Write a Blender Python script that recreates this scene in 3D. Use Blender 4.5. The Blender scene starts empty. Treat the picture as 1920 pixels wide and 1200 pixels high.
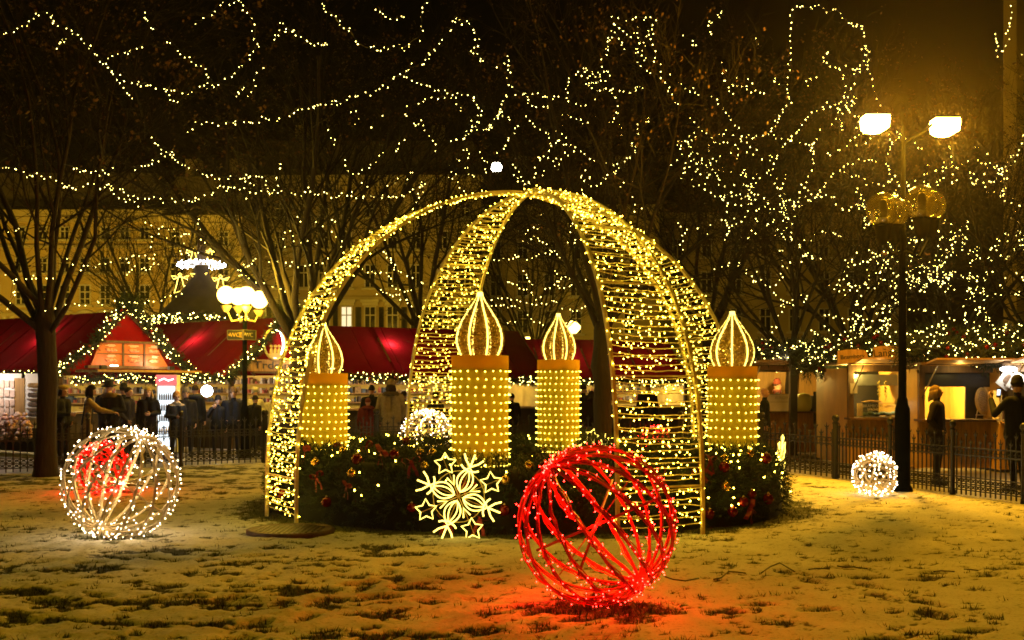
import bpy, math, random
from mathutils import Vector, Matrix, noise
random.seed(7)
R = math.radians
PI = math.pi
sc = bpy.context.scene
col = sc.collection

# ------------------------------------------------------------------ camera numbers
F, CXP, HZ, CH = 2027.0, 960.0, 721.75, 1.6

def P(px, py, Y):
    "point of the place at depth Y that the photograph shows at (px, py)"
    return Vector(((px - CXP) / F * Y, Y, CH - (py - HZ) / F * Y))

def G(px, py, z=0.0):
    "point on the ground"
    Y = (CH - z) * F / (py - HZ)
    return Vector(((px - CXP) / F * Y, Y, z))

# ------------------------------------------------------------------ tagging
def tag(o, label=None, cat=None, group=None, kind=None):
    if label: o['label'] = label
    if cat: o['category'] = cat
    if group: o['group'] = group
    if kind: o['kind'] = kind
    return o

def empty(name, loc=(0, 0, 0), rz=0.0, label=None, cat=None, group=None):
    o = bpy.data.objects.new(name, None)
    col.objects.link(o)
    o.location = loc
    o.rotation_euler = (0, 0, rz)
    o.empty_display_size = 0.1
    tag(o, label, cat, group)
    return o

def kids(o):
    return [c for c in bpy.data.objects if c.parent is o]

def copy_tree(o, parent=None, kl=None):
    if kl is None:
        kl = {}
        for c in bpy.data.objects:
            if c.parent: kl.setdefault(c.parent.name, []).append(c)
    c = o.copy()
    col.objects.link(c)
    if parent is not None: c.parent = parent
    for ch in kl.get(o.name, []): copy_tree(ch, c, kl)
    return c

# ------------------------------------------------------------------ mesh builder
class MB:
    def __init__(s):
        s.v = []; s.f = []; s.m = []; s.s = []
    def add(s, vs, fs, m=0, smooth=False):
        b = len(s.v)
        s.v.extend([tuple(v) for v in vs])
        for f in fs:
            s.f.append([i + b for i in f]); s.m.append(m); s.s.append(smooth)
    def quad(s, a, b, c, d, m=0):
        s.add([a, b, c, d], [(0, 1, 2, 3)], m)
    def box(s, c, size, rot=None, m=0):
        hx, hy, hz = size[0] / 2, size[1] / 2, size[2] / 2
        vs = [Vector((x, y, z)) for x in (-hx, hx) for y in (-hy, hy) for z in (-hz, hz)]
        if rot is not None: vs = [rot @ v for v in vs]
        c = Vector(c)
        s.add([v + c for v in vs], [(0, 1, 3, 2), (4, 6, 7, 5), (0, 4, 5, 1), (2, 3, 7, 6), (0, 2, 6, 4), (1, 5, 7, 3)], m)
    def bar(s, a, b, w, t, m=0, up=(0, 0, 1)):
        a = Vector(a); b = Vector(b); d = (b - a)
        L = d.length
        if L < 1e-6: return
        d.normalize(); up = Vector(up)
        if abs(d.dot(up)) > .98: up = Vector((0, 1, 0))
        x = d.cross(up).normalized(); z = x.cross(d)
        rot = Matrix((x, d, z)).transposed()
        s.box((a + b) / 2, (w, L, t), rot, m)
    def tube(s, pts, r, n=6, m=0, closed=False, cap=True, smooth=True, flat=1.0, side=None):
        pts = [Vector(p) for p in pts]
        N = len(pts)
        if N < 2: return
        rr = r if isinstance(r, (list, tuple)) else [r] * N
        vs = []
        nrm = None
        for i in range(N):
            if closed: t = pts[(i + 1) % N] - pts[i - 1]
            else: t = pts[min(i + 1, N - 1)] - pts[max(i - 1, 0)]
            if t.length < 1e-9: t = Vector((0, 0, 1))
            t.normalize()
            if side is not None:
                x = Vector(side[i] if isinstance(side, list) else side)
                x = (x - t * x.dot(t))
                if x.length < 1e-6: x = t.orthogonal()
                x.normalize()
            else:
                if nrm is None: x = t.orthogonal().normalized()
                else:
                    x = nrm - t * nrm.dot(t)
                    x = x.normalized() if x.length > 1e-6 else t.orthogonal().normalized()
            nrm = x
            y = t.cross(x)
            for k in range(n):
                a = 2 * PI * (k + .5) / n
                vs.append(pts[i] + x * (math.cos(a) * rr[i]) + y * (math.sin(a) * rr[i] * flat))
        fs = []
        for i in range(N if closed else N - 1):
            j = (i + 1) % N
            for k in range(n):
                l = (k + 1) % n
                fs.append((i * n + k, i * n + l, j * n + l, j * n + k))
        if cap and not closed:
            fs.append(tuple(range(n - 1, -1, -1)))
            fs.append(tuple((N - 1) * n + k for k in range(n)))
        s.add(vs, fs, m, smooth and n > 4)
    def lathe(s, prof, n=16, m=0, c=(0, 0, 0), smooth=True, cap=True):
        c = Vector(c); vs = []; fs = []
        for (r, z) in prof:
            for k in range(n):
                a = 2 * PI * k / n
                vs.append(c + Vector((r * math.cos(a), r * math.sin(a), z)))
        for i in range(len(prof) - 1):
            for k in range(n):
                l = (k + 1) % n
                fs.append((i * n + k, i * n + l, (i + 1) * n + l, (i + 1) * n + k))
        if cap:
            if prof[0][0] > 1e-4: fs.append(tuple(range(n - 1, -1, -1)))
            if prof[-1][0] > 1e-4: fs.append(tuple((len(prof) - 1) * n + k for k in range(n)))
        s.add(vs, fs, m, smooth)
    def ball(s, c, r, n=8, k=6, m=0, sz=1.0):
        s.lathe([(max(r * math.sin(PI * i / k), 1e-5), -r * sz * math.cos(PI * i / k)) for i in range(k + 1)], n, m, c, True, False)
    def ellipsoid(s, c, rad, n=10, k=8, m=0, rot=None):
        c = Vector(c); vs = []; fs = []
        for i in range(k + 1):
            for j in range(n):
                a = 2 * PI * j / n; b = PI * i / k
                v = Vector((rad[0] * math.sin(b) * math.cos(a), rad[1] * math.sin(b) * math.sin(a), -rad[2] * math.cos(b)))
                if rot is not None: v = rot @ v
                vs.append(c + v)
        for i in range(k):
            for j in range(n):
                l = (j + 1) % n
                fs.append((i * n + j, i * n + l, (i + 1) * n + l, (i + 1) * n + j))
        s.add(vs, fs, m, True)
    def capsule(s, a, b, ra, rb, n=10, m=0):
        a = Vector(a); b = Vector(b); d = b - a; L = d.length
        if L < 1e-6:
            s.ball(a, ra, n, 8, m); return
        d.normalize(); pts = []; rr = []
        for i in range(5):
            t = i / 4 * PI / 2
            pts.append(a - d * ra * math.cos(t)); rr.append(max(ra * math.sin(t), 1e-4))
        for i in range(5):
            t = i / 4 * PI / 2
            pts.append(b + d * rb * math.sin(t)); rr.append(max(rb * math.cos(t), 1e-4))
        s.tube(pts, rr, n, m)
    def prism(s, poly, h0, h1, m=0, M=None):
        "polygon in (x, z) pushed from y=h0 to y=h1"
        n = len(poly)
        vs = [Vector((x, h0, z)) for x, z in poly] + [Vector((x, h1, z)) for x, z in poly]
        if M is not None: vs = [M @ v for v in vs]
        fs = [tuple(range(n)), tuple(range(2 * n - 1, n - 1, -1))]
        for i in range(n):
            j = (i + 1) % n
            fs.append((i, i + n, j + n, j))
        s.add(vs, fs, m)
    def bulb(s, p, d, r, L=0.02, m=0, ms=None):
        "LED: short stem and a glowing tip"
        p = Vector(p); d = Vector(d).normalized()
        x = d.orthogonal().normalized(); y = d.cross(x)
        if ms is not None:
            q = p + d * L
            w = r * .45
            s.add([p + x * w, p - x * w * .5 + y * w * .87, p - x * w * .5 - y * w * .87, q + x * w, q - x * w * .5 + y * w * .87, q - x * w * .5 - y * w * .87],
                  [(0, 1, 4, 3), (1, 2, 5, 4), (2, 0, 3, 5)], ms)
        c = p + d * (L + r)
        s.add([c + x * r, c + y * r, c - x * r, c - y * r, c + d * r * 1.5, c - d * r * 1.5],
              [(0, 1, 4), (1, 2, 4), (2, 3, 4), (3, 0, 4), (1, 0, 5), (2, 1, 5), (3, 2, 5), (0, 3, 5)], m)
    def merge(s, o, M=None, m_off=0):
        b = len(s.v)
        s.v.extend([tuple(M @ Vector(v)) for v in o.v] if M is not None else o.v)
        s.f.extend([[i + b for i in f] for f in o.f]); s.m.extend([m + m_off for m in o.m]); s.s.extend(o.s)
    def mesh(s, name, mats):
        me = bpy.data.meshes.new(name)
        me.from_pydata(s.v, [], s.f)
        for m in (mats if isinstance(mats, (list, tuple)) else [mats]): me.materials.append(m)
        me.polygons.foreach_set('material_index', s.m)
        me.polygons.foreach_set('use_smooth', s.s)
        me.update()
        return me
    def build(s, name, mats, parent=None, loc=None, label=None, cat=None, group=None, kind=None):
        o = bpy.data.objects.new(name, s.mesh(name, mats))
        col.objects.link(o)
        if parent is not None: o.parent = parent
        if loc is not None: o.location = loc
        tag(o, label, cat, group, kind)
        return o

def inst(name, me, parent=None, loc=(0, 0, 0), rot=None, scale=None):
    o = bpy.data.objects.new(name, me)
    col.objects.link(o)
    if parent is not None: o.parent = parent
    o.location = loc
    if rot is not None:
        o.rotation_mode = 'QUATERNION'; o.rotation_quaternion = rot
    if scale is not None: o.scale = (scale,) * 3
    return o

def text_mb(txt, size, mat, parent, loc, rot, name='lettering', ext=0.004, align='CENTER', sx=1.0):
    cu = bpy.data.curves.new('lettering', 'FONT')
    cu.body = txt; cu.size = size; cu.extrude = ext
    cu.align_x = align; cu.align_y = 'CENTER'
    o = bpy.data.objects.new('lettering', cu)
    col.objects.link(o)
    dg = bpy.context.evaluated_depsgraph_get()
    me = bpy.data.meshes.new_from_object(o.evaluated_get(dg))
    bpy.data.objects.remove(o); bpy.data.curves.remove(cu)
    me.materials.clear(); me.materials.append(mat)
    q = bpy.data.objects.new(name, me)
    col.objects.link(q); q.parent = parent
    q.location = loc; q.rotation_euler = rot; q.scale = (sx, 1, 1)
    return q

# ------------------------------------------------------------------ materials
def new_mat(name):
    m = bpy.data.materials.new(name); m.use_nodes = True
    nt = m.node_tree; nt.nodes.clear()
    out = nt.nodes.new('ShaderNodeOutputMaterial')
    return m, nt, out

def surf(name, c, rough=0.7, metal=0.0, var=0.25, scale=6.0, bump=0.0, c2=None, spec=0.5, stretch=(1, 1, 1), detail=6.0, coat=0.0):
    m, nt, out = new_mat(name)
    b = nt.nodes.new('ShaderNodeBsdfPrincipled')
    b.inputs['Roughness'].default_value = rough; b.inputs['Metallic'].default_value = metal
    b.inputs['Specular IOR Level'].default_value = spec
    b.inputs['Coat Weight'].default_value = coat
    tc = nt.nodes.new('ShaderNodeTexCoord'); mp = nt.nodes.new('ShaderNodeMapping')
    mp.inputs['Scale'].default_value = stretch
    nz = nt.nodes.new('ShaderNodeTexNoise'); nz.inputs['Scale'].default_value = scale; nz.inputs['Detail'].default_value = detail
    rp = nt.nodes.new('ShaderNodeValToRGB')
    c2 = c2 or tuple(x * (1 - var) for x in c)
    rp.color_ramp.elements[0].position = .35; rp.color_ramp.elements[1].position = .68
    rp.color_ramp.elements[0].color = (*c2, 1); rp.color_ramp.elements[1].color = (*c, 1)
    L = nt.links.new
    L(tc.outputs['Object'], mp.inputs['Vector']); L(mp.outputs['Vector'], nz.inputs['Vector'])
    L(nz.outputs['Fac'], rp.inputs['Fac']); L(rp.outputs['Color'], b.inputs['Base Color'])
    if bump:
        bm = nt.nodes.new('ShaderNodeBump'); bm.inputs['Strength'].default_value = bump; bm.inputs['Distance'].default_value = .02
        L(nz.outputs['Fac'], bm.inputs['Height']); L(bm.outputs['Normal'], b.inputs['Normal'])
    L(b.outputs['BSDF'], out.inputs['Surface'])
    return m

def glow(name, c, strength, sample=True):
    m, nt, out = new_mat(name)
    e = nt.nodes.new('ShaderNodeEmission')
    e.inputs['Color'].default_value = (*c, 1); e.inputs['Strength'].default_value = strength
    nt.links.new(e.outputs['Emission'], out.inputs['Surface'])
    if not sample: m.cycles.emission_sampling = 'NONE'
    return m

def canvas(name, c, trans=.35, fold=0.0):
    "cloth that lets a lamp behind it shine through"
    m, nt, out = new_mat(name)
    d = nt.nodes.new('ShaderNodeBsdfDiffuse'); t = nt.nodes.new('ShaderNodeBsdfTranslucent')
    mx = nt.nodes.new('ShaderNodeMixShader'); mx.inputs[0].default_value = trans
    tc = nt.nodes.new('ShaderNodeTexCoord'); nz = nt.nodes.new('ShaderNodeTexNoise'); nz.inputs['Scale'].default_value = 4.0; nz.inputs['Detail'].default_value = 5
    rp = nt.nodes.new('ShaderNodeValToRGB')
    rp.color_ramp.elements[0].color = (*[x * .65 for x in c], 1); rp.color_ramp.elements[1].color = (*c, 1)
    L = nt.links.new
    L(tc.outputs['Object'], nz.inputs['Vector']); L(nz.outputs['Fac'], rp.inputs['Fac'])
    L(rp.outputs['Color'], d.inputs['Color']); L(rp.outputs['Color'], t.inputs['Color'])
    L(d.outputs[0], mx.inputs[1]); L(t.outputs[0], mx.inputs[2]); L(mx.outputs[0], out.inputs['Surface'])
    return m

def glass(name, tint, alpha=.25, rough=.12, mix=.3):
    m, nt, out = new_mat(name)
    t = nt.nodes.new('ShaderNodeBsdfTransparent'); t.inputs['Color'].default_value = (*tint, 1)
    g = nt.nodes.new('ShaderNodeBsdfGlossy'); g.inputs['Roughness'].default_value = rough
    mx = nt.nodes.new('ShaderNodeMixShader')
    fr = nt.nodes.new('ShaderNodeFresnel'); fr.inputs['IOR'].default_value = 1.5
    ad = nt.nodes.new('ShaderNodeMath'); ad.operation = 'MULTIPLY_ADD'; ad.inputs[1].default_value = 1 - mix; ad.inputs[2].default_value = mix * .3
    L = nt.links.new
    L(fr.outputs[0], ad.inputs[0]); L(ad.outputs[0], mx.inputs[0]); L(t.outputs[0], mx.inputs[1]); L(g.outputs[0], mx.inputs[2]); L(mx.outputs[0], out.inputs['Surface'])
    return m

WARM = (1.0, .62, .12)
M = {}
M['led'] = glow('warm_led', (1.0, .66, .05), 42)
M['led_far'] = glow('warm_led_far', (1.0, .79, .18), 24, False)
M['led_candle'] = glow('candle_led', (1.0, .72, .07), 15)
M['led_red'] = glow('red_led', (1.0, .010, .006), 100)
M['led_white'] = glow('white_led', (1.0, .78, .46), 26)
M['led_cool'] = glow('cool_led', (.85, .9, 1.0), 30, False)
M['rope'] = glow('rope_light', (1.0, .72, .11), 5.0)
M['gold'] = surf('gold_paint', (.90, .78, .30), .45, .0, .3, 9)
M['wire_gold'] = surf('gold_wire', (.85, .72, .30), .5, 0, .2, 10)
M['wire_dark'] = surf('dark_cable', (.012, .011, .01), .6)
M['wire_clear'] = surf('clear_cable', (.66, .55, .34), .4)
M['iron'] = surf('black_iron', (.010, .008, .006), .5, .1, .4, 20)
M['bark'] = surf('bark', (.026, .018, .011), .9, 0, .55, 5, .8, stretch=(5, 5, .8))
M['twig'] = surf('twig', (.011, .0075, .0045), .9, 0, .4, 3)
M['leaf'] = surf('dry_leaf', (.09, .04, .014), .8, 0, .6, 2)
M['fir'] = surf('fir_needles', (.017, .036, .010), .7, 0, .55, 3.0)
M['fir_dark'] = surf('fir_core', (.010, .014, .007), .95, 0, .5, 9, .6)
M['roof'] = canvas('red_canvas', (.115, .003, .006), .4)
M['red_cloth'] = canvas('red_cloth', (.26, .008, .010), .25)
M['wood'] = surf('pale_wood', (.46, .27, .09), .6, 0, .35, 2.5, .15, stretch=(9, 9, .7))
M['wood_dark'] = surf('dark_wood', (.13, .07, .03), .65, 0, .4, 3, .15, stretch=(8, 8, .8))
M['white'] = surf('white_paint', (.78, .77, .74), .5, 0, .06, 4)
M['paper'] = surf('paper', (.82, .8, .74), .8, 0, .05, 5)
M['black'] = surf('black_paint', (.018, .018, .018), .5, 0, .2, 8)
M['steel'] = surf('steel', (.5, .5, .48), .3, .8, .15, 8)
M['snow'] = surf('street_snow', (.5, .49, .46), .8, 0, .6, 1.4, .3)
M['tube'] = glow('fluorescent', (1.0, .93, .74), 14)
M['lamp'] = glow('sodium_lamp', (1.0, .60, .13), 40)
M['globe'] = glow('lit_globe', (1.0, .62, .14), 9)

def stall_lamp(name, loc, power, c=(1, .78, .42), size=.08):
    l = bpy.data.lights.new(name, 'POINT'); l.energy = power; l.color = c; l.shadow_soft_size = size
    o = bpy.data.objects.new(name, l); o.location = loc; col.objects.link(o)
    return o

# ------------------------------------------------------------------ ground
FENCE = [Vector((-14.0, 18.6, 0)), Vector((-9.4, 19.3, 0)), Vector((-5.05, 22.2, 0)), Vector((-2.9, 23.3, 0)), Vector((.6, 23.9, 0)),
         Vector((4.75, 20.5, 0)), Vector((5.52, 18.4, 0)), Vector((6.9, 14.5, 0)), Vector((8.9, 9.0, 0)), Vector((10.2, 5.0, 0))]
DC = Vector((.178, 14.4485, 0))                     # centre of the light dome

def inside_lawn(x, y):
    "lawn lies on the camera's side of the fence line"
    n = len(FENCE); c = False
    poly = [(v.x, v.y) for v in FENCE] + [(10.2, 2.0), (-14.0, 2.0)]
    j = len(poly) - 1
    for i in range(len(poly)):
        xi, yi = poly[i]; xj, yj = poly[j]
        if (yi > y) != (yj > y) and x < (xj - xi) * (y - yi) / (yj - yi) + xi: c = not c
        j = i
    return c

def fbm(x, y, s, o=4, seed=0.0):
    return noise.fractal(Vector((x * s + seed, y * s - seed * 1.7, seed * .37)), .9, 2.1, o)

def sst(a, b, x):
    t = min(1, max(0, (x - a) / (b - a))); return t * t * (3 - 2 * t)

_fp = {}
def _footprints():
    rn = random.Random(31)
    trails = [((-4.6, 6.6), .55, 14), ((-3.2, 5.9), .35, 16), ((-2.2, 6.2), 1.0, 9), ((-4.2, 8.3), .15, 12), ((-.6, 6.0), 1.25, 7), ((1.4, 6.2), .5, 8), ((3.1, 7.2), 1.9, 6), ((-5.2, 9.4), .2, 8), ((2.6, 8.9), .1, 7)]
    for (x, y), a, n in trails:
        for k in range(n):
            a += rn.gauss(0, .12)
            x += math.cos(a) * .36; y += math.sin(a) * .36
            s = (-1) ** k * .10
            c = (x - math.sin(a) * s, y + math.cos(a) * s, a + rn.gauss(0, .2), rn.uniform(.8, 1.1))
            for i in (-1, 0, 1):
                for j in (-1, 0, 1): _fp.setdefault((int(math.floor(c[0])) + i, int(math.floor(c[1])) + j), []).append(c)
_footprints()
def footprint(x, y):
    "0 outside, 1 in the middle of a boot mark"
    v = 0
    for (cx_, cy_, a, s) in _fp.get((int(math.floor(x)), int(math.floor(y))), ()):
        dx, dy = x - cx_, y - cy_
        u = dx * math.cos(a) + dy * math.sin(a); w = -dx * math.sin(a) + dy * math.cos(a)
        d = math.hypot(u / (.165 * s), w / (.068 * s * (1 + .25 * (u > 0))))
        if d < 1.35: v = max(v, sst(1.2, .75, d))
    return v

def grass_amount(x, y):
    n1 = fbm(x * .75 + y * .22, y * 1.15, 2.5, 4, 3.1)
    n2 = fbm(x * .8, y * 1.2, 7.0, 3, 9.4)
    n3 = fbm(x, y, 13.0, 2, 21.0)
    left = sst(.6, -1.2, x) * sst(12.2, 10.2, y)
    edge = sst(13.5, 18.0, y)
    far = sst(12.5, 16.0, y)
    v = n1 * .52 + n2 * .42 + n3 * .20
    th = .56 - .41 * left - .18 * edge - .34 * edge * sst(-1.5, -4.0, x)
    g = sst(th - .05, th + .10, v)
    fleck = sst(.24 - .05 * edge, .46, n2 * .50 + n3 * .55 + n1 * .18) * .85
    # bare ring round the fir wreath
    e = math.hypot((x - DC.x) / 3.5, (y - DC.y) / 2.92)
    ring = sst(1.16, .99, e + .10 * n2) if e > .6 else 1
    # melted hollow under each lit ball
    for bx, by, br in ((.62, 7.75, .62), (-4.12, 11.4, .55)):
        d = math.hypot(x - bx, (y - by) * 1.5)
        ring = max(ring, .9 * sst(br * 1.0, br * .45, d + .25 * n2))
    fp = footprint(x, y)
    return max(g, fleck, ring, fp * (.55 + .5 * n2))

def ground_z(x, y, g):
    lump = .013 * fbm(x, y, 2.2, 3, 5.0) + .006 * fbm(x, y, 7.5, 3, 2.0) + .004 * fbm(x, y, 22.0, 2, 1.0)
    left = sst(.8, -1.0, x) * sst(12.5, 10.5, y)
    return lump * (.55 + .75 * left) + .019 * (1 - g) * (.7 + .5 * left) - .012 - .018 * footprint(x, y)

def make_lawn():
    NU, NV = 430, 400
    vs = []; gs = []; idx = {}
    y0, y1 = 4.2, 24.2
    for j in range(NV + 1):
        t = j / NV
        y = y0 * (y1 / y0) ** t
        for i in range(NU + 1):
            u = -.78 + 1.56 * i / NU
            x = u * y
            g = grass_amount(x, y)
            gs.append(g); vs.append((x, y, ground_z(x, y, g)))
    fs = []
    for j in range(NV):
        for i in range(NU):
            a = j * (NU + 1) + i
            x = (vs[a][0] + vs[a + NU + 2][0]) / 2; y = (vs[a][1] + vs[a + NU + 2][1]) / 2
            if inside_lawn(x, y): fs.append((a, a + 1, a + NU + 2, a + NU + 1))
    me = bpy.data.meshes.new('lawn')
    me.from_pydata(vs, [], fs)
    at = me.attributes.new('grass', 'FLOAT', 'POINT'); at.data.foreach_set('value', gs)
    me.polygons.foreach_set('use_smooth', [True] * len(fs))
    m, nt, out = new_mat('snowy_lawn')
    L = nt.links.new
    b = nt.nodes.new('ShaderNodeBsdfPrincipled'); b.inputs['Roughness'].default_value = .85; b.inputs['Specular IOR Level'].default_value = .2
    tc = nt.nodes.new('ShaderNodeTexCoord')
    n1 = nt.nodes.new('ShaderNodeTexNoise'); n1.inputs['Scale'].default_value = 28; n1.inputs['Detail'].default_value = 6; n1.inputs['Roughness'].default_value = .7
    n2 = nt.nodes.new('ShaderNodeTexNoise'); n2.inputs['Scale'].default_value = 90; n2.inputs['Detail'].default_value = 3
    n3 = nt.nodes.new('ShaderNodeTexNoise'); n3.inputs['Scale'].default_value = 1.3; n3.inputs['Detail'].default_value = 3
    n4 = nt.nodes.new('ShaderNodeTexNoise'); n4.inputs['Scale'].default_value = 4.5; n4.inputs['Detail'].default_value = 5; n4.inputs['Roughness'].default_value = .65
    a = nt.nodes.new('ShaderNodeAttribute'); a.attribute_name = 'grass'
    # grass factor roughened by fine noise
    s1 = nt.nodes.new('ShaderNodeMath'); s1.operation = 'MULTIPLY_ADD'; s1.inputs[1].default_value = 2.8; s1.inputs[2].default_value = -1.38
    s2 = nt.nodes.new('ShaderNodeMath'); s2.operation = 'ADD'
    mr = nt.nodes.new('ShaderNodeMapRange'); mr.inputs['From Min'].default_value = .10; mr.inputs['From Max'].default_value = .70
    snow = nt.nodes.new('ShaderNodeValToRGB')
    snow.color_ramp.elements[0].position = .3; snow.color_ramp.elements[0].color = (.48, .46, .37, 1)
    snow.color_ramp.elements[1].position = .62; snow.color_ramp.elements[1].color = (.74, .72, .64, 1)
    gr = nt.nodes.new('ShaderNodeValToRGB')
    gr.color_ramp.elements[0].color = (.042, .044, .012, 1); gr.color_ramp.elements[1].color = (.10, .095, .026, 1)
    mx = nt.nodes.new('ShaderNodeMix'); mx.data_type = 'RGBA'
    bm = nt.nodes.new('ShaderNodeBump'); bm.inputs['Strength'].default_value = .8; bm.inputs['Distance'].default_value = .012
    for n in (n1, n2, n3, n4): L(tc.outputs['Object'], n.inputs['Vector'])
    L(n1.outputs['Fac'], s1.inputs[0]); L(s1.outputs[0], s2.inputs[0]); L(a.outputs['Fac'], s2.inputs[1])
    t1 = nt.nodes.new('ShaderNodeMath'); t1.operation = 'MULTIPLY_ADD'; t1.inputs[1].default_value = .75; t1.inputs[2].default_value = -.36
    t2 = nt.nodes.new('ShaderNodeMath'); t2.operation = 'ADD'
    L(n4.outputs['Fac'], t1.inputs[0]); L(t1.outputs[0], t2.inputs[0]); L(s2.outputs[0], t2.inputs[1])
    L(t2.outputs[0], mr.inputs['Value'])
    ad = nt.nodes.new('ShaderNodeMath'); ad.operation = 'ADD'
    h1 = nt.nodes.new('ShaderNodeMath'); h1.operation = 'MULTIPLY'; h1.inputs[1].default_value = .5
    h2 = nt.nodes.new('ShaderNodeMath'); h2.operation = 'MULTIPLY'; h2.inputs[1].default_value = .5
    L(n1.outputs['Fac'], h1.inputs[0]); L(n3.outputs['Fac'], h2.inputs[0]); L(h1.outputs[0], ad.inputs[0]); L(h2.outputs[0], ad.inputs[1])
    L(ad.outputs[0], snow.inputs['Fac']); L(n2.outputs['Fac'], gr.inputs['Fac'])
    L(mr.outputs[0], mx.inputs[0]); L(snow.outputs[0], mx.inputs[6]); L(gr.outputs[0], mx.inputs[7])
    L(mx.outputs[2], b.inputs['Base Color']); L(n1.outputs['Fac'], bm.inputs['Height']); L(bm.outputs[0], b.inputs['Normal'])
    L(b.outputs[0], out.inputs['Surface'])
    me.materials.append(m)
    o = bpy.data.objects.new('lawn', me); col.objects.link(o)
    tag(o, 'lawn under thin trodden snow with dark grass showing through', 'lawn', kind='structure')
    return o
make_lawn()

b = MB(); b.quad((-400, -60, -.05), (400, -60, -.05), (400, 500, -.05), (-400, 500, -.05))
b.build('ground', surf('wet_paving', (.16, .145, .12), .6, 0, .6, .8, .3), label='snow dusted paving of the square beyond the fence', cat='ground', kind='structure')

def grass_blades():
    rnd = random.Random(11)
    mb = MB(); n = 0; tries = 0
    while n < 9000 and tries < 120000:
        tries += 1
        y = 5.6 * (17.0 / 5.6) ** (rnd.random() ** 1.25)
        x = rnd.uniform(-.56, .56) * y
        if not inside_lawn(x, y): continue
        g = grass_amount(x, y)
        if g < .35 or rnd.random() > g * 1.3: continue
        n += 1
        z = ground_z(x, y, g) - .004
        for k in range(5):
            a = rnd.random() * 2 * PI; h = rnd.uniform(.015, .055); w = rnd.uniform(.003, .006)
            ox = x + rnd.gauss(0, .025); oy = y + rnd.gauss(0, .02)
            dx = math.cos(a); dy = math.sin(a); le = rnd.uniform(.4, 1.3) * h
            mb.add([(ox - dy * w, oy + dx * w, z), (ox + dy * w, oy - dx * w, z), (ox + dx * le, oy + dy * le, z + h)], [(0, 1, 2)])
    o = mb.build('grass', surf('grass', (.055, .065, .018), .8, 0, .7, 4), label='blades of dull winter grass poking through the snow', cat='grass', kind='stuff')
grass_blades()

# snow lumps in front of the wreath
# ------------------------------------------------------------------ fence
def picket_geo(mb, x, h, tall):
    mb.box((x, 0, h / 2 + .02), (.017, .017, h), None, 0)
    # fleur tip
    mb.prism([(x - .008, h), (x + .008, h), (x + .012, h + .03), (x, h + .095), (x - .012, h + .03)], -.006, .006)
    for s in (-1, 1):
        mb.prism([(x + s * .006, h + .005), (x + s * .034, h + .022), (x + s * .046, h + .058), (x + s * .030, h + .036), (x + s * .006, h + .028)], -.005, .005)
    mb.box((x, 0, h - .005), (.03, .02, .014))

def ring(mb, x, z, rx, rz, n=10, r=.006):
    mb.tube([(x + rx * math.cos(2 * PI * k / n), 0, z + rz * math.sin(2 * PI * k / n)) for k in range(n)], r, 4, 0, True)

def bay_mesh(W, npick):
    mb = MB()
    st = W / npick
    for k in range(npick):
        x = -W / 2 + (k + .5) * st
        tall = k % 2 == 0
        picket_geo(mb, x, .86 if tall else .75, tall)
        # pointed arches and quatrefoils between pickets
        xm = x + st / 2
        if k < npick - 1:
            ring(mb, xm, .665, st * .28, .030)
            ring(mb, x, .615, st * .30, .034)
            mb.tube([(x, 0, .52), (x + st * .18, 0, .565), (xm, 0, .585), (x + st * .82, 0, .565), (x + st, 0, .52)], .006, 4)
            for zc in (.135, .225):
                mb.tube([(x, 0, zc - .035), (x + st * .5, 0, zc), (x + st, 0, zc + .035)], .008, 4)
                mb.tube([(x, 0, zc + .035), (x + st * .5, 0, zc), (x + st, 0, zc - .035)], .008, 4)
                ring(mb, xm, zc, st * .16, .02, 8)
    for z in (.70, .59, .18, .275, .09):
        mb.box((0, 0, z), (W, .02, .016))
    return mb
_bay = bay_mesh(1.5, 14).mesh('panel', M['iron'])
def post_mesh():
    mb = MB()
    mb.lathe([(.045, 0), (.045, .06), (.034, .08), (.034, .93), (.042, .94), (.042, .96), (.022, .97), (.03, .985), (.048, 1.01), (.05, 1.035), (.042, 1.065), (.02, 1.085), (0, 1.09)], 10)
    return mb.mesh('post', M['iron'])
_post = post_mesh()
def fence_run(a, b, label):
    a = Vector(a); b = Vector(b); d = b - a; L = d.length
    f = empty('iron_fence', a, math.atan2(d.y, d.x), label, 'fence', 'black cast iron fence round the lawn')
    n = max(1, round(L / 1.56)); st = L / n
    for k in range(n):
        p = inst('panel', _bay, f, ((k + .5) * st, 0, 0)); p.scale = ((st - .07) / 1.5, 1, 1)
        inst('post', _post, f, (k * st, 0, 0))
    inst('post', _post, f, (L - .045, 0, 0))
    return f
_fl = ['black iron fence run at far left passing behind the thick tree trunk', 'black iron fence run between the left tree trunk and the light dome',
       'black iron fence run behind the leftmost gold candle', 'long black iron fence run behind the two middle gold candles',
       'black iron fence run behind the dome up to the burger kiosk', 'black iron fence run in front of the burger kiosk',
       'black iron fence run along the flatbread kiosks beside the globe lamp post', 'black iron fence run leaving the picture on the right']
for i in range(len(FENCE) - 2):
    fence_run(FENCE[i], FENCE[i + 1], _fl[i])

# round cover beside the left foot of the dome
c = G(545, 999)
mh = empty('manhole_cover', (c.x, c.y, .0), 0, 'round rusty metal manhole cover by the left foot of the light dome', 'manhole cover')
mb = MB(); mb.lathe([(.47, -.02), (.47, .045), (.44, .05), (.42, .042)], 40)
mb.build('rim', surf('rusty_rim', (.12, .06, .03), .6, .3, .5, 12, .2), mh)
mb = MB(); mb.lathe([(.42, .01), (.42, .04), (0, .04)], 40)
rr = random.Random(3)
for i in range(-7, 8):
    for j in range(-7, 8):
        if i * i + j * j < 48: mb.box((i * .055, j * .055, .0435), (.03, .03, .009))
mb.build('plate', surf('rusty_plate', (.09, .055, .028), .45, .5, .5, 14, .3), mh)

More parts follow.
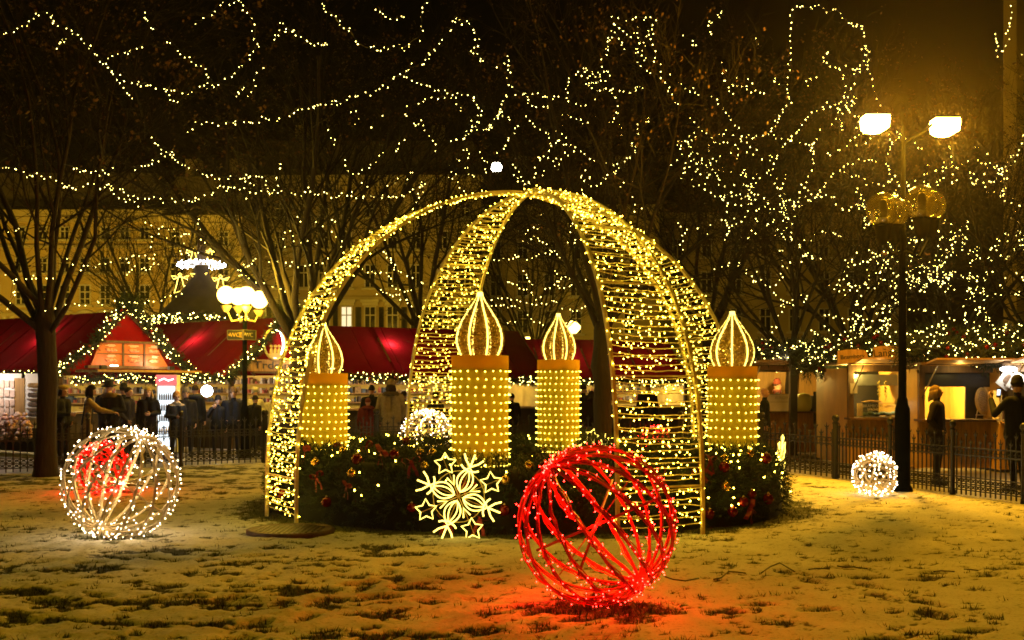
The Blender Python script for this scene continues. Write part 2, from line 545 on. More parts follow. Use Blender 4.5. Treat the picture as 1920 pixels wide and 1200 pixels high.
# cables lying on the snow at the right
def cable(px, name_label, cat='cable', r=.006, lift=0):
    pts = []
    for (x, y) in px:
        g = G(x, y); pts.append(g + Vector((0, 0, .05)))
    if lift: pts[len(pts) // 2].z += lift
    q = []
    for i in range(len(pts) - 1):
        for k in range(4):
            q.append(pts[i].lerp(pts[i + 1], k / 4))
    q.append(pts[-1])
    mb = MB(); mb.tube(q, r, 6)
    mb.build('cable', M['wire_dark'], label=name_label, cat=cat, group='black cables half buried in the snow')
cable([(1247, 1093), (1262, 1098), (1285, 1101), (1310, 1096)], 'black cable running off from the foot of the big red ball')
cable([(1338, 1098), (1352, 1095), (1366, 1083), (1382, 1084), (1398, 1086)], 'bent black cable end nearest the big red ball on the right')
cable([(1427, 1086), (1445, 1073), (1462, 1066), (1475, 1074), (1490, 1083)], 'black cable standing up in a pointed arch on the snow')
cable([(1516, 1079), (1530, 1077), (1545, 1077), (1556, 1078)], 'short straight black cable just right of the arched cable')
cable([(1570, 1072), (1585, 1075), (1600, 1074), (1612, 1076), (1627, 1077)], 'ragged black cable crusted with snow, second from right end')
cable([(1751, 1083), (1765, 1081), (1790, 1083)], 'thin curved black cable far right on the open snow')
cable([(1807, 1078), (1820, 1079), (1834, 1081)], 'last scrap of black cable on the right of the row')
# ------------------------------------------------------------------ light dome
DR, DH, E1, E2, W0, W1 = 3.377, 4.156, 1.0915, .6725, 1.046, .1028
TH, DTH = .5411, -.1174
def arm_frame(a):
    d = Vector((math.cos(a), math.sin(a), 0)); return d, Vector((-d.y, d.x, 0))
def arm_rail(a, sg, n=46):
    d, s = arm_frame(a); pts = []; out = []
    for i in range(n):
        t = (i / (n - 1)) ** 1.25 * PI / 2
        r = DR * max(math.cos(t), 0) ** E1; z = DH * math.sin(t) ** E2
        w = W1 + (W0 - W1) * r / DR
        pts.append(Vector((d.x * r + s.x * sg * w / 2, d.y * r + s.y * sg * w / 2, z)))
    return pts
def sample(pts, step):
    "points at equal arc length"
    out = [pts[0].copy()]; acc = 0; nxt = step
    for i in range(len(pts) - 1):
        L = (pts[i + 1] - pts[i]).length
        while acc + L >= nxt:
            out.append(pts[i].lerp(pts[i + 1], (nxt - acc) / L)); nxt += step
        acc += L
    return out
def led_mesh(name, r, L, mat, stem):
    mb = MB(); mb.bulb((0, 0, 0), (0, 0, 1), r, L, 0, 1)
    return mb.mesh(name, [mat, stem])
_led_gold = led_mesh('bulb', .0072, .026, M['led'], M['wire_gold'])
def put_bulbs(items, me, parent, r, L, mats, n_ind=100, cam=Vector((0, 0, CH)), name='bulb', kl=None):
    "items: (position, direction); the n_ind nearest are parts of their own, the rest one mesh"
    pm = parent
    off = Vector((0, 0, 0)); q = parent
    while q is not None: off += q.location; q = q.parent
    items = sorted(items, key=lambda it: (it[0] + off - cam).length)
    for p, d in items[:n_ind]:
        inst(name, me, parent, p, Vector((0, 0, 1)).rotation_difference(d))
    if len(items) > n_ind:
        mb = MB()
        for p, d in items[n_ind:]: mb.bulb(p, d, r, L, 0, 1)
        mb.build(name + 's', mats, parent, kind='stuff')

dome = empty('light_dome', DC, 0, 'tall gold dome of four arched ladder frames strung with warm fairy lights', 'light dome')
rnd = random.Random(5)
arms = {'left': TH + PI, 'back_right': TH, 'front': TH - PI / 2 + DTH, 'back_left': TH + PI / 2 + DTH}
bulb_lists = []
for nm, a in arms.items():
    d, s = arm_frame(a)
    A = arm_rail(a, -1); B = arm_rail(a, 1)
    for pts in (A, B):
        mb = MB(); mb.tube(pts, .026, 4, 0, side=s, smooth=False)
        mb.build('rail', M['gold'], dome)
    SA = sample(A, .0655); SB = sample(B, .0655); n = min(len(SA), len(SB))
    for h in (8, 26, 43, 58, 72):
        if h < n:
            mb = MB(); mb.bar(SA[h], SB[h], .03, .02); mb.build('cross_bar', M['gold'], dome)
    wires = MB(); items = []
    seq = []
    for k in range(2, n):
        a0, b0 = (SA[k], SB[k]) if k % 2 == 0 else (SB[k], SA[k])
        j = Vector((0, 0, rnd.uniform(-.018, .018)))
        seq += [a0 + j, b0 - j * .7 + Vector((0, 0, .02 if k % 2 else -.005))]
    for k in range(len(seq) - 1):
        p, q = seq[k], seq[k + 1]
        L = (q - p).length
        m = max(2, int(L / .075)); pl = []
        sag = rnd.uniform(.0, .035) * min(1, L)
        for i in range(m + 1):
            t = i / m
            w = p.lerp(q, t) + Vector((0, 0, -sag * 4 * t * (1 - t))) + Vector([rnd.gauss(0, .0045) for _ in range(3)])
            pl.append(w)
            if L > .12 and i < m and rnd.random() < .74:
                ww = w.lerp(p.lerp(q, (i + 1) / m), rnd.random())
                dv = Vector((rnd.gauss(0, .6), rnd.gauss(0, .6), rnd.gauss(-.25, .9)))
                items.append((w, dv.normalized() if dv.length > .01 else Vector((0, 0, -1))))
            elif L <= .12 and i == 0 and rnd.random() < .75:
                items.append((w, Vector((rnd.gauss(0, .5), rnd.gauss(0, .5), rnd.gauss(.4, .7))).normalized()))
        wires.tube(pl, .0060, 4, 0, cap=False)
    ls = wires.build('light_string', M['wire_gold'], dome)
    bulb_lists.append((ls, items))
for ls, items in bulb_lists:
    put_bulbs(items, _led_gold, ls, .0072, .026, [M['led'], M['wire_gold']], 100)

# ------------------------------------------------------------------ candles
M['candle'] = canvas('candle_sheet', (.72, .60, .08), .42)
M['candle_rim'] = canvas('candle_rim', (.90, .58, .07), .5)
M['netting'] = surf('gold_tinsel', (.72, .50, .08), .4, .1, .6, 40)
_led_cand = led_mesh('bulb', .0095, .006, M['led_candle'], M['wire_gold'])
def candle(px, Y, dia, top_py, fl_top_py, fl_w, z0, label, nrow, ncol, rot):
    x = (px - CXP) / F * Y
    zt = CH - (top_py - HZ) / F * Y
    zf = CH - (fl_top_py - HZ) / F * Y
    r = dia / 2
    c = empty('light_candle', (x, Y, 0), 0, label, 'candle', 'gold light candles on the fir wreath')
    zr = zt - .13
    mb = MB(); mb.lathe([(r, .25), (r, zr), (r - .012, zr), (r - .012, .25)], 40, cap=False)
    mb.build('body', M['candle'], c)
    if px == 900:            # added red fill lamps just inside the sheet tint the front candle
        a = -PI / 2 + .16
        q = Vector((x + math.cos(a) * (r - .07), Y + math.sin(a) * (r - .07), 0))
        for k in range(7): stall_lamp('red_fill', q + Vector((0, 0, .55 + .19 * k)), .5, (1, .05, .01), .02)
    # sheet seam bands
    mb = MB()
    for zz in (z0 + (zr - z0) * .38,):
        mb.lathe([(r + .002, zz - .006), (r + .003, zz), (r + .002, zz + .006)], 40, cap=False)
    mb.build('seam', M['candle_rim'], c)
    mb = MB(); mb.lathe([(r + .004, zr - .025), (r + .004, zt), (r - .012, zt), (r - .012, zr - .02)], 40, cap=False)
    mb.build('rim', M['candle_rim'], c)
    items = []
    for i in range(nrow):
        z = zr - .05 - (zr - .05 - z0) * i / (nrow - 1)
        nc = ncol if i < nrow - 2 else ncol * 2
        for k in range(nc):
            a = 2 * PI * (k + .15 * math.sin(i * 1.7)) / nc + rot + rnd.gauss(0, .006)
            d = Vector((math.cos(a), math.sin(a), 0))
            items.append((d * (r + .003) + Vector((0, 0, z + rnd.gauss(0, .003))), d))
    put_bulbs(items, _led_cand, c, .0095, .006, [M['led_candle'], M['wire_gold']], 100)
    stall_lamp('candle_fill', Vector((x, Y, z0 + .45)), 44, (1, .55, .05), .10)  # two added fill lamps inside brighten the candle sheet and rim
    stall_lamp('candle_fill', Vector((x, Y, zr - .12)), 13, (1, .62, .05), .10)
    # flame: an onion of rope-light ribs over tinsel netting
    fl = empty('flame', (0, 0, zt - .06)); fl.parent = c
    H = zf - zt + .06; w = fl_w / 2
    prof = [(.60, 0), (.84, .10), (.97, .22), (1.0, .33), (.93, .45), (.78, .57), (.56, .69), (.34, .80), (.18, .89), (.10, .95), (.085, 1.0)]
    def rad(t):
        for i in range(len(prof) - 1):
            if prof[i][1] <= t <= prof[i + 1][1]:
                u = (t - prof[i][1]) / (prof[i + 1][1] - prof[i][1]); u = u * u * (3 - 2 * u) * .4 + u * .6
                return prof[i][0] + (prof[i + 1][0] - prof[i][0]) * u
        return prof[-1][0]
    nr = 8
    for k in range(nr):
        a = 2 * PI * k / nr + rot * 2 + .25
        pts = [Vector((math.cos(a) * w * rad(t / 22), math.sin(a) * w * rad(t / 22), H * t / 22)) for t in range(23)]
        mb = MB(); mb.tube(pts, .0100, 6); mb.build('rope_light', M['rope'], fl)
    mb = MB()
    for q in range(7500):
        t = rnd.random() ** .9 * .93; a = rnd.random() * 2 * PI; rr_ = w * rad(t) * rnd.uniform(.93, .99)
        p = Vector((math.cos(a) * rr_, math.sin(a) * rr_, H * t)); sz = rnd.uniform(.006, .016)
        u = Vector((rnd.gauss(0, 1), rnd.gauss(0, 1), rnd.gauss(0, 1))).normalized(); v = u.orthogonal()
        mb.quad(p - u * sz * 1.6, p + v * sz * .5, p + u * sz * 1.6, p - v * sz * .5)
    for zz in (.22, .45, .69):
        mb.tube([(math.cos(2 * PI * k / 24) * w * rad(zz), math.sin(2 * PI * k / 24) * w * rad(zz), H * zz) for k in range(24)], .004, 4, 0, True)
    mb.build('netting', M['netting'], fl)
    return c
candle(900, 12.4, .650, 667, 548, .560, .60, 'front gold candle of light, the largest in view, behind the snowflake ornament', 14, 22, .05)
candle(1047, 16.5, .640, 675, 588, .525, .50, 'back gold candle of light, standing directly above the big red ball', 15, 24, .11)
candle(1373, 14.2, .640, 687, 584, .560, .62, 'right hand gold candle of light by the burger sign, on the wreath end', 11, 22, .16)
candle(607, 14.7, .640, 700, 605, .520, .64, 'left hand gold candle of light seen through the dome leg beside it', 11, 22, .21)
# ------------------------------------------------------------------ fir sprigs
def sprig(mb, p, d, L, rnd, nb=9, w=.006, m=0, up=None):
    d = d.normalized(); x = d.orthogonal().normalized(); y = d.cross(x)
    a0 = rnd.random() * 6.28
    for k in range(nb):
        t = .15 + .85 * k / nb
        a = a0 + k * 2.4
        o = x * math.cos(a) + y * math.sin(a)
        b = p + d * L * t
        tip = b + (o * .75 + d * .75).normalized() * L * .42 * (1.15 - .5 * t)
        s = d.cross(o) * w
        mb.add([b - s, b + s, tip], [(0, 1, 2)], m)
    s = x * w * .7
    mb.add([p - s, p + s, p + d * L], [(0, 1, 2)], m)

# ------------------------------------------------------------------ wreath
WA, WB, WT, WH = 2.80, 2.26, .60, .78
ROT = -.12
def wreath_pt(u, v, k=1.0):
    "u round the ring, v round the section (0 outside foot .. pi inside foot)"
    cx, cy = WA * math.cos(u), WB * math.sin(u)
    c = Vector((cx * math.cos(ROT) - cy * math.sin(ROT), cx * math.sin(ROT) + cy * math.cos(ROT), 0))
    n = Vector((math.cos(u) / WA, math.sin(u) / WB, 0)).normalized()
    n = Vector((n.x * math.cos(ROT) - n.y * math.sin(ROT), n.x * math.sin(ROT) + n.y * math.cos(ROT), 0))
    lump = 1 + .10 * noise.noise(Vector((u * 5, v * 1.3, 2.0)))
    cz = math.sin(v)
    rr_ = WT * lump * k
    off = n * (math.copysign(abs(math.cos(v)) ** .62, math.cos(v)) * rr_)
    z = WH * lump * k * max(cz, 0) ** .62
    nn = (n * math.cos(v) + Vector((0, 0, 1)) * max(math.sin(v), .05)).normalized()
    return c + off + Vector((0, 0, z)), nn
wreath = empty('fir_wreath', DC, 0, 'huge ring of dark fir branches carrying the four gold candles inside the dome', 'wreath')
rnd = random.Random(21)
mb = MB(); NU, NV = 90, 14
vs = []; fs = []
for i in range(NU):
    for j in range(NV + 1):
        p, n = wreath_pt(2 * PI * i / NU, PI * j / NV, .90); vs.append(p + Vector((0, 0, -.03)))
for i in range(NU):
    for j in range(NV):
        a = i * (NV + 1) + j; b2 = ((i + 1) % NU) * (NV + 1) + j
        fs.append((a, b2, b2 + 1, a + 1))
mb.add(vs, fs, 0, True)
mb.build('core', M['fir_dark'], wreath)
mb = MB()
for q in range(9500):
    u = rnd.random() * 2 * PI; v = rnd.random() ** .8 * PI if rnd.random() < .5 else rnd.random() * PI * .62
    p, n = wreath_pt(u, v, rnd.uniform(.86, .97))
    d = n + Vector((rnd.gauss(0, .55), rnd.gauss(0, .55), rnd.gauss(.0, .5)))
    sprig(mb, p, d, rnd.uniform(.09, .19), rnd, 9, .0065)
mb.build('fir_branches', M['fir'], wreath, kind='stuff')
# fairy lights buried in it
items = []
for q in range(210):
    u = rnd.random() * 2 * PI; v = rnd.uniform(.12, 2.2)
    p, n = wreath_pt(u, v, 1.03)
    items.append((p, (n + Vector([rnd.gauss(0, .4) for _ in range(3)])).normalized()))
_led_w = led_mesh('bulb', .011, .02, M['led'], M['wire_dark'])
put_bulbs(items, _led_w, wreath, .011, .02, [M['led'], M['wire_dark']], 100)

# baubles and bows hang on the wreath: each a thing
bred = surf('red_bauble', (.15, .003, .005), .12, .35, .1, 4)
bgold = surf('gold_bauble', (.70, .45, .12), .15, .8, .1, 4)
M['bow'] = surf('red_ribbon', (.26, .010, .008), .55, 0, .25, 8)
def bauble_tree(mat, r):
    mb = MB(); mb.ball((0, 0, 0), r, 16, 10); me = mb.mesh('ball', mat)
    mb = MB(); mb.lathe([(r * .2, r * .96), (r * .2, r * 1.12), (0, r * 1.14)], 8); mb.ball((0, 0, r * 1.2), r * .08, 6, 4)
    return me, mb.mesh('cap', M['gold'])
_bm = {'red': bauble_tree(bred, .062), 'gold': bauble_tree(bgold, .050)}
def wreath_at(px, py):
    "where the sight line through (px, py) meets the front of the wreath"
    best = None
    for i in range(240):
        for j in range(1, 26):
            u = 2 * PI * i / 240; v = PI * j / 40
            p, n = wreath_pt(u, v, 1.03); w = p + DC
            if n.dot(-w) < 0 and v < .9: continue
            sx = CXP + F * w.x / w.y; sy = HZ - F * (w.z - CH) / w.y
            dd = (sx - px) ** 2 + (sy - py) ** 2 + (w.y - 11) * 6
            if best is None or dd < best[0]: best = (dd, w, n)
    return best[1], best[2]
def bauble(px, py, kind, sc_=1.0):
    w, n = wreath_at(px, py)
    e = empty('bauble', w + n * .02, rnd.random() * 6, 'shiny red bauble hanging on the dark fir wreath' if kind == 'red' else 'small gold bauble hanging on the dark fir wreath', 'bauble',
              'red baubles on the fir wreath' if kind == 'red' else 'gold baubles on the fir wreath')
    e.scale = (sc_,) * 3
    inst('ball', _bm[kind][0], e); inst('cap', _bm[kind][1], e)
for x, y in ((667, 863), (739, 855), (611, 939), (768, 958), (945, 960), (551, 892), (523, 915), (760, 833), (808, 830), (631, 840), (1020, 880), (1353, 877), (1389, 943), (1440, 935), (1330, 966), (1410, 928), (1433, 860), (1210, 890), (1370, 975)):
    bauble(x, y, 'red', rnd.uniform(.85, 1.1))
for x, y in ((666, 890), (793, 878), (808, 844), (786, 848), (946, 901), (808, 858), (592, 866), (643, 848), (1353, 910), (1404, 853), (1354, 861), (1437, 932), (996, 875)):
    bauble(x, y, 'gold', rnd.uniform(.85, 1.15))
def bow_mesh():
    mb = MB()
    for s in (-1, 1):
        loop = [(0, 0, 0), (s * .05, -.02, .045), (s * .10, -.015, .05), (s * .12, 0, .015), (s * .09, .01, -.02), (s * .04, 0, -.015), (0, 0, 0)]
        vs = []; fs = []
        for (x, y, z) in loop: vs += [(x, y - .022, z), (x, y + .022, z)]
        for i in range(len(loop) - 1): fs.append((2 * i, 2 * i + 1, 2 * i + 3, 2 * i + 2))
        mb.add(vs, fs)
        tail = [(0, 0, 0), (s * .02, -.02, -.06), (s * .045, -.01, -.12), (s * .06, -.02, -.19)]
        vs = []; fs = []
        for i, (x, y, z) in enumerate(tail): vs += [(x - .02, y, z), (x + .02, y - .006, z + .004)]
        for i in range(3): fs.append((2 * i, 2 * i + 1, 2 * i + 3, 2 * i + 2))
        mb.add(vs, fs)
    mb.ball((0, -.01, 0), .02, 8, 6)
    return mb.mesh('ribbon_bow', M['bow'])
_bow = bow_mesh()
for x, y in ((600, 896), (717, 855), (578, 851), (660, 917), (775, 868), (535, 935), (905, 972), (870, 912), (1310, 880), (1325, 868), (1400, 955), (840, 967), (1228, 893), (688, 845)):
    w, n = wreath_at(x, y)
    o = inst('ribbon_bow', _bow, None, w + n * .04)
    o.rotation_mode = 'XYZ'; o.rotation_euler = (rnd.gauss(0, .25), rnd.gauss(0, .35), math.atan2(n.x, -n.y) + rnd.gauss(0, .2))
    o.scale = (rnd.uniform(.8, 1.15),) * 3
    tag(o, 'red ribbon bow tied to the dark fir wreath', 'bow', 'red bows on the fir wreath')

# ------------------------------------------------------------------ snowflakes of rope light
def snowflake(loc, rot, label):
    s = empty('snowflake_light', loc, 0, label, 'snowflake light', 'rope light snowflakes leaning on the wreath')
    s.rotation_euler = rot
    def rope(pts, name, r=.0072, closed=False, par=s):
        mb = MB(); mb.tube([Vector((x, y, z)) for x, y, z in pts], r, 6, 0, closed); return mb.build(name, M['rope'], par)
    def pol(r, a, y=0): return (r * math.cos(a), y, r * math.sin(a))
    for k in range(4):
        a = R(68.6 - 90 * k)
        def leaf(L, w, y):
            up = []
            for i in range(15):
                t = i / 14
                up.append((.05 + L * t, w * math.sin(PI * min(t, 1)) ** .8 * (1 - .25 * t)))
            pts = up + [(x, -z) for x, z in reversed(up[:-1])]
            return [(x * math.cos(a) - z * math.sin(a), y, x * math.sin(a) + z * math.cos(a)) for x, z in pts]
        pe = rope(leaf(.27, .095, -.004), 'petal', .0078, True)
        rope(leaf(.24, .045, .004), 'inner_loop', .0062, True, pe)
        br = MB()
        for da, r0, r1 in ((0, .31, .47), (.24, .38, .455), (-.24, .38, .455), (.30, .29, .335), (-.30, .29, .335)):
            base = .33 if r0 > .3 else .28
            br.tube([pol(base, a), pol((base + r1) / 2, a + da * .75), pol(r1, a + da)], .0088, 6)
        br.build('branch_tip', M['rope'], s)
        a2 = R(22.8 - 90 * k)
        cx_, cz_ = .37 * math.cos(a2), .37 * math.sin(a2)
        pts = []
        for i in range(10):
            rr_ = .118 if i % 2 == 0 else .062
            b_ = a2 + PI * i / 5 + .3 * k
            pts.append((cx_ + rr_ * math.cos(b_), .004, cz_ + rr_ * math.sin(b_)))
        rope(pts, 'star', .0070, True)
        rope([pol(.23, a2 + .17), pol(.13, a2), pol(.23, a2 - .17)], 'bracket', .0072)
    mb = MB()
    for k in range(8): mb.bar((0, .012, 0), pol(.46, R(22.8 + 45 * k), .012), .008, .008)
    mb.tube([pol(.27, 2 * PI * k / 24, .012) for k in range(24)], .004, 4, 0, True)
    mb.build('wire_frame', M['wire_gold'], s)
    return s
sf = G(860, 1006)
snowflake((P(860, 936, 11.35).x, 11.35, .43), (R(-8), 0, 0), 'big glowing snowflake of rope light leaning on the front of the wreath')
snowflake((1.28, 17.25, .42), (R(6), R(20), R(15)), 'glowing snowflake with only its tip above the wreath right of the back candle')
snowflake((3.72, 15.0, .44), (R(5), R(-20), R(82)), 'glowing snowflake seen edge on at the right end of the wreath')

# ------------------------------------------------------------------ light balls
def light_ball(c, r, axis, spin, nmer, mat, wire, ribmat, label, nb, rb, name='light_ball', rib=.012, n_ind=100, tangled=False, group='lit wire balls standing on the lawn', ball_rnd=1, inner=0):
    rn = random.Random(ball_rnd)
    o = empty(name, (c.x, c.y, 0), 0, label, 'light ball', group)
    ax = Vector(axis).normalized(); x = ax.orthogonal().normalized(); y = ax.cross(x)
    C0 = Vector((0, 0, c.z))
    items = []; cab = MB()
    for k in range(nmer):
        a = 2 * PI * k / nmer + spin
        e = x * math.cos(a) + y * math.sin(a)
        t_ = ax.cross(e)
        pts = [C0 + (ax * math.cos(PI * i / 26) + e * math.sin(PI * i / 26)) * r for i in range(27)]
        mb = MB(); mb.tube(pts, rib, 4, 0, side=[t_] * 27, flat=.35, smooth=False)
        mb.build('rib', ribmat, o)
        cp = []
        for i in range(0, 27):
            cp.append(pts[i] + (pts[i] - C0).normalized() * .012 + t_ * rn.gauss(0, rib * .6))
        cab.tube(cp, .0058, 4, 0, cap=False)
        cab.tube([p + t_ * rib * 1.1 + Vector([rn.gauss(0, .003) for _ in range(3)]) for p in cp], .0048, 4, 0, cap=False)
        m = max(1, nb // nmer)
        for i in range(m):
            t = (i + rn.random()) / m * 25.9
            p = cp[int(t)].lerp(cp[int(t) + 1], t - int(t))
            d = (p - C0).normalized() * rn.choice((1, 1, .3, -.5)) + t_ * rn.gauss(0, .9) + Vector([rn.gauss(0, .4) for _ in range(3)])
            items.append((p, d.normalized()))
    if tangled:
        for q in range(tangled):
            n_ = Vector([rn.gauss(0, 1) for _ in range(3)]).normalized(); u = n_.orthogonal().normalized(); v = n_.cross(u)
            a0 = rn.random() * 6.28; off = rn.uniform(-.6, .6); pts = []
            for i in range(22):
                b_ = a0 + i * .21
                pts.append(C0 + (n_ * off + (u * math.cos(b_) + v * math.sin(b_)) * math.sqrt(1 - off * off)) * (r * (1 + .05 * math.sin(i * 1.9 + q))))
            cab.tube(pts, .007, 4, 0, cap=False)
    cab.build('cable', wire, o)
    if not tangled:
        for k in range(2):
            e = x * math.cos(spin + k * PI / 2 + .3) + y * math.sin(spin + k * PI / 2 + .3)
            mb = MB(); mb.tube([C0 - e * r, C0 + e * r], .011, 5); mb.build('brace', ribmat, o)
        mb = MB(); mb.tube([C0 - x * r * .9, C0 + x * r * .9], .004, 4)
        for s_ in (-1, 1):
            mb.tube([C0 + ax * s_ * r + (x * math.cos(2 * PI * k / 12) + y * math.sin(2 * PI * k / 12)) * .04 for k in range(12)], .010, 5, 0, True)
        mb.build('hub', ribmat, o)
    me = led_mesh('bulb', rb, .024, mat, wire)
    put_bulbs(items, me, o, rb, .024, [mat, wire], n_ind)
    if inner: stall_lamp('ball_fill', (c.x, c.y, c.z), inner, (1, .006, .003) if mat is M['led_red'] else (1, .72, .40), .05)  # added point lamp at the centre strengthens the glow of the bulbs
    return o
red_rib = surf('copper_strip', (.5, .05, .02), .5, .2, .35, 8)
red_wire = surf('red_cable', (.62, .02, .012), .4, 0, .1, 8)
gold_rib = surf('champagne_strip', (.78, .62, .34), .4, .2, .3, 8)
c = Vector((.62, 7.95, .572))
light_ball(c, .569, (-.62, -.28, .80), .1, 18, M['led_red'], red_wire, red_rib, 'big red ball of light ribs on the snow in the foreground', 450, .0046, rib=.0145, ball_rnd=4, inner=85)
c = Vector((-4.115, 11.38, .57))
light_ball(c, .575, (.42, -.25, .80), .2, 16, M['led_white'], M['wire_clear'], gold_rib, 'big warm white ball of light ribs on the snow at left', 460, .0054, rib=.016, ball_rnd=6, inner=26)
def gball(px, py, rp, Y): return P(px, py, Y), rp / F * Y
c, r = gball(193, 880, 46, 16.1); c.z = r
light_ball(c, r, (-.3, -.3, .85), .1, 10, M['led_red'], red_wire, red_rib, 'small red ball of lights seen through the white ball at left', 190, .009, rib=.013, n_ind=60, tangled=10, ball_rnd=8, inner=30)
c, r = gball(1641, 888, 38, 15.75); c.z = r
light_ball(c, r, (.2, -.5, .8), .4, 10, M['led_white'], M['wire_clear'], gold_rib, 'small white ball of tangled lights at the foot of the globe lamp post', 230, .0085, rib=.010, n_ind=80, tangled=16, ball_rnd=9)
c, r = gball(800, 815, 48, 22.3); c.z = r
light_ball(c, r, (.1, -.3, .9), .4, 10, M['led_white'], M['wire_clear'], gold_rib, 'white ball of tangled lights behind the wreath, left of the front candle', 380, .010, rib=.010, n_ind=60, tangled=22, ball_rnd=10)
c, r = gball(1228, 824, 27, 22.3); c.z = r + .12
light_ball(c, .32, (.1, -.3, .9), .4, 8, M['led_red'], red_wire, red_rib, 'red ball of lights far behind the front leg of the dome', 120, .010, rib=.010, n_ind=40, tangled=8, ball_rnd=12)
# ------------------------------------------------------------------ bare trees
def grow(tr, cr, rn, p, d, L, r, lev, maxlev, up):
    n = 7 if lev <= 1 else (5 if lev == 2 else 3)
    pts = [p.copy()]; rr = [r]; dirs = []
    for i in range(n):
        d = (d + Vector((rn.gauss(0, .10), rn.gauss(0, .10), rn.gauss(up, .07)))).normalized()
        dirs.append(d.copy())
        pts.append(pts[-1] + d * (L / n)); rr.append(r * (1 - .72 * (i + 1) / n))
    mb = tr if lev <= 1 else cr
    mb.tube(pts, rr, (8 if lev == 0 else 6) if lev <= 1 else (4 if lev == 2 else 3), 0, cap=False)
    if lev >= maxlev:
        if rn.random() < .2:
            for q in range(rn.randint(2, 5)):
                c = pts[-1] + Vector([rn.gauss(0, .07) for _ in range(3)]); s = rn.uniform(.02, .045)
                u = Vector([rn.gauss(0, 1) for _ in range(3)]).normalized(); v = u.orthogonal()
                cr.add([c - u * s, c + v * s * .7, c + u * s, c - v * s * .7], [(0, 1, 2, 3)], 1)
        return
    kids_ = {0: 8, 1: 9, 2: 8, 3: 5}[lev]
    for k in range(kids_):
        t = .22 + .78 * (k + rn.random() * .8) / kids_
        t = min(t, .98); i = min(int(t * n), n - 1)
        q = pts[i].lerp(pts[i + 1], t * n - i)
        x = dirs[i].orthogonal().normalized(); x.rotate(Matrix.Rotation(rn.random() * 6.28, 3, dirs[i]))
        ang = rn.uniform(.42, .85)
        nd = dirs[i] * math.cos(ang) + x * math.sin(ang)
        grow(tr, cr, rn, q, nd, L * rn.uniform(.42, .62) * (1.15 - .45 * t), max(r * (1 - .72 * t) * rn.uniform(.45, .6), .0055), lev + 1, maxlev, up * .8)

def bare_tree(loc, seed, fork, r, limbs, L, label, lean=(0, 0), spread=(.35, .95), maxlev=4, up=.045, group='bare trees of the square'):
    rn = random.Random(seed)
    t = empty('bare_tree', loc, 0, label, 'tree', group)
    tr = MB(); cr = MB()
    top = Vector((lean[0], lean[1], fork))
    pts = [Vector((0, 0, -.1)), Vector((0, 0, .12)), Vector((0, 0, .5))]; rr = [r * 1.55, r * 1.25, r * 1.05]
    for i in range(1, 7):
        q = Vector((0, 0, .5)).lerp(top, i / 6) + Vector((rn.gauss(0, .02), rn.gauss(0, .02), 0))
        pts.append(q); rr.append(r * (1.02 - .04 * i / 6 + rn.gauss(0, .015)) * (1.12 if i == 6 else 1))
    pts.append(top + Vector((0, 0, .25))); rr.append(r * .7)
    tr.tube(pts, rr, 14, 0)
    for k in range(limbs):
        a = 2 * PI * (k + rn.uniform(-.3, .3)) / limbs
        el = rn.uniform(*spread) if k else .12
        d = Vector((math.cos(a) * math.sin(el), math.sin(a) * math.sin(el), math.cos(el)))
        b0 = top + Vector((math.cos(a), math.sin(a), 0)) * r * .35 + Vector((0, 0, rn.uniform(-.35, .2)))
        grow(tr, cr, rn, b0, d, L * rn.uniform(.8, 1.15), r * rn.uniform(.27, .42), 1, maxlev, up)
    tr.build('trunk', M['bark'], t)
    cr.build('crown', [M['twig'], M['leaf']], t)
    return t
T1 = bare_tree(G(86, 893), 3, 2.75, .165, 12, 6.2, 'thick bare tree rising left of the two left market stalls, its fork above their roofs', up=.05, spread=(.3, 1.0))
t2 = Vector((P(566, 700, 25.0).x, 25.0, 0))
T2 = bare_tree(t2, 8, 2.6, .27, 10, 6.6, 'bare tree forking behind the left leg of the light dome', spread=(.3, .95))
t3 = Vector((P(1130, 700, 22.6).x, 22.6, 0))
T3 = bare_tree(t3, 15, 2.75, .19, 8, 5.6, 'bare tree with its trunk standing between the back candle and the front dome leg', spread=(.3, .95))
t4 = Vector((P(1484, 700, 27.5).x, 27.5, 0))
T4 = bare_tree(t4, 23, 2.5, .15, 9, 6.0, 'bare lit tree standing behind the burger kiosk, light strings in its crown', spread=(.3, 1.2), up=.01)
# trees farther back are copies of the crowns already grown
far = [(T3, 1330, 31, 2.2, 1.15, 'bare tree behind the right hand candle, its crown full of light strings'),
       (T2, 1610, 31, .9, .95, 'bare tree behind the globe lamp post, its crown full of light strings'),
       (T1, 1780, 27, 3.6, .82, 'bare tree behind the flatbread kiosk, its crown full of light strings'),
       (T4, 1960, 25, 1.2, .95, 'bare tree at the right picture edge, its crown full of light strings'),
       (T1, 1000, 39, 1.0, 1.0, 'distant bare tree in the gap seen through the top of the dome'),
       (T2, 300, 47, 4.1, 1.0, 'bare tree behind the two left market stalls beside the lit star canopy'),
       (T3, 790, 34, 1.2, 1.25, 'bare tree behind the red roofed stall left of the dome centre')]
_kl = {}
for o in bpy.data.objects:
    if o.parent: _kl.setdefault(o.parent.name, []).append(o)
for src, px, Y, rz, s, lab in far:
    t = copy_tree(src, None, _kl)
    t.location = (P(px, 700, Y).x, Y, 0); t.rotation_euler = (0, 0, rz); t.scale = (s, s, s); t['label'] = lab

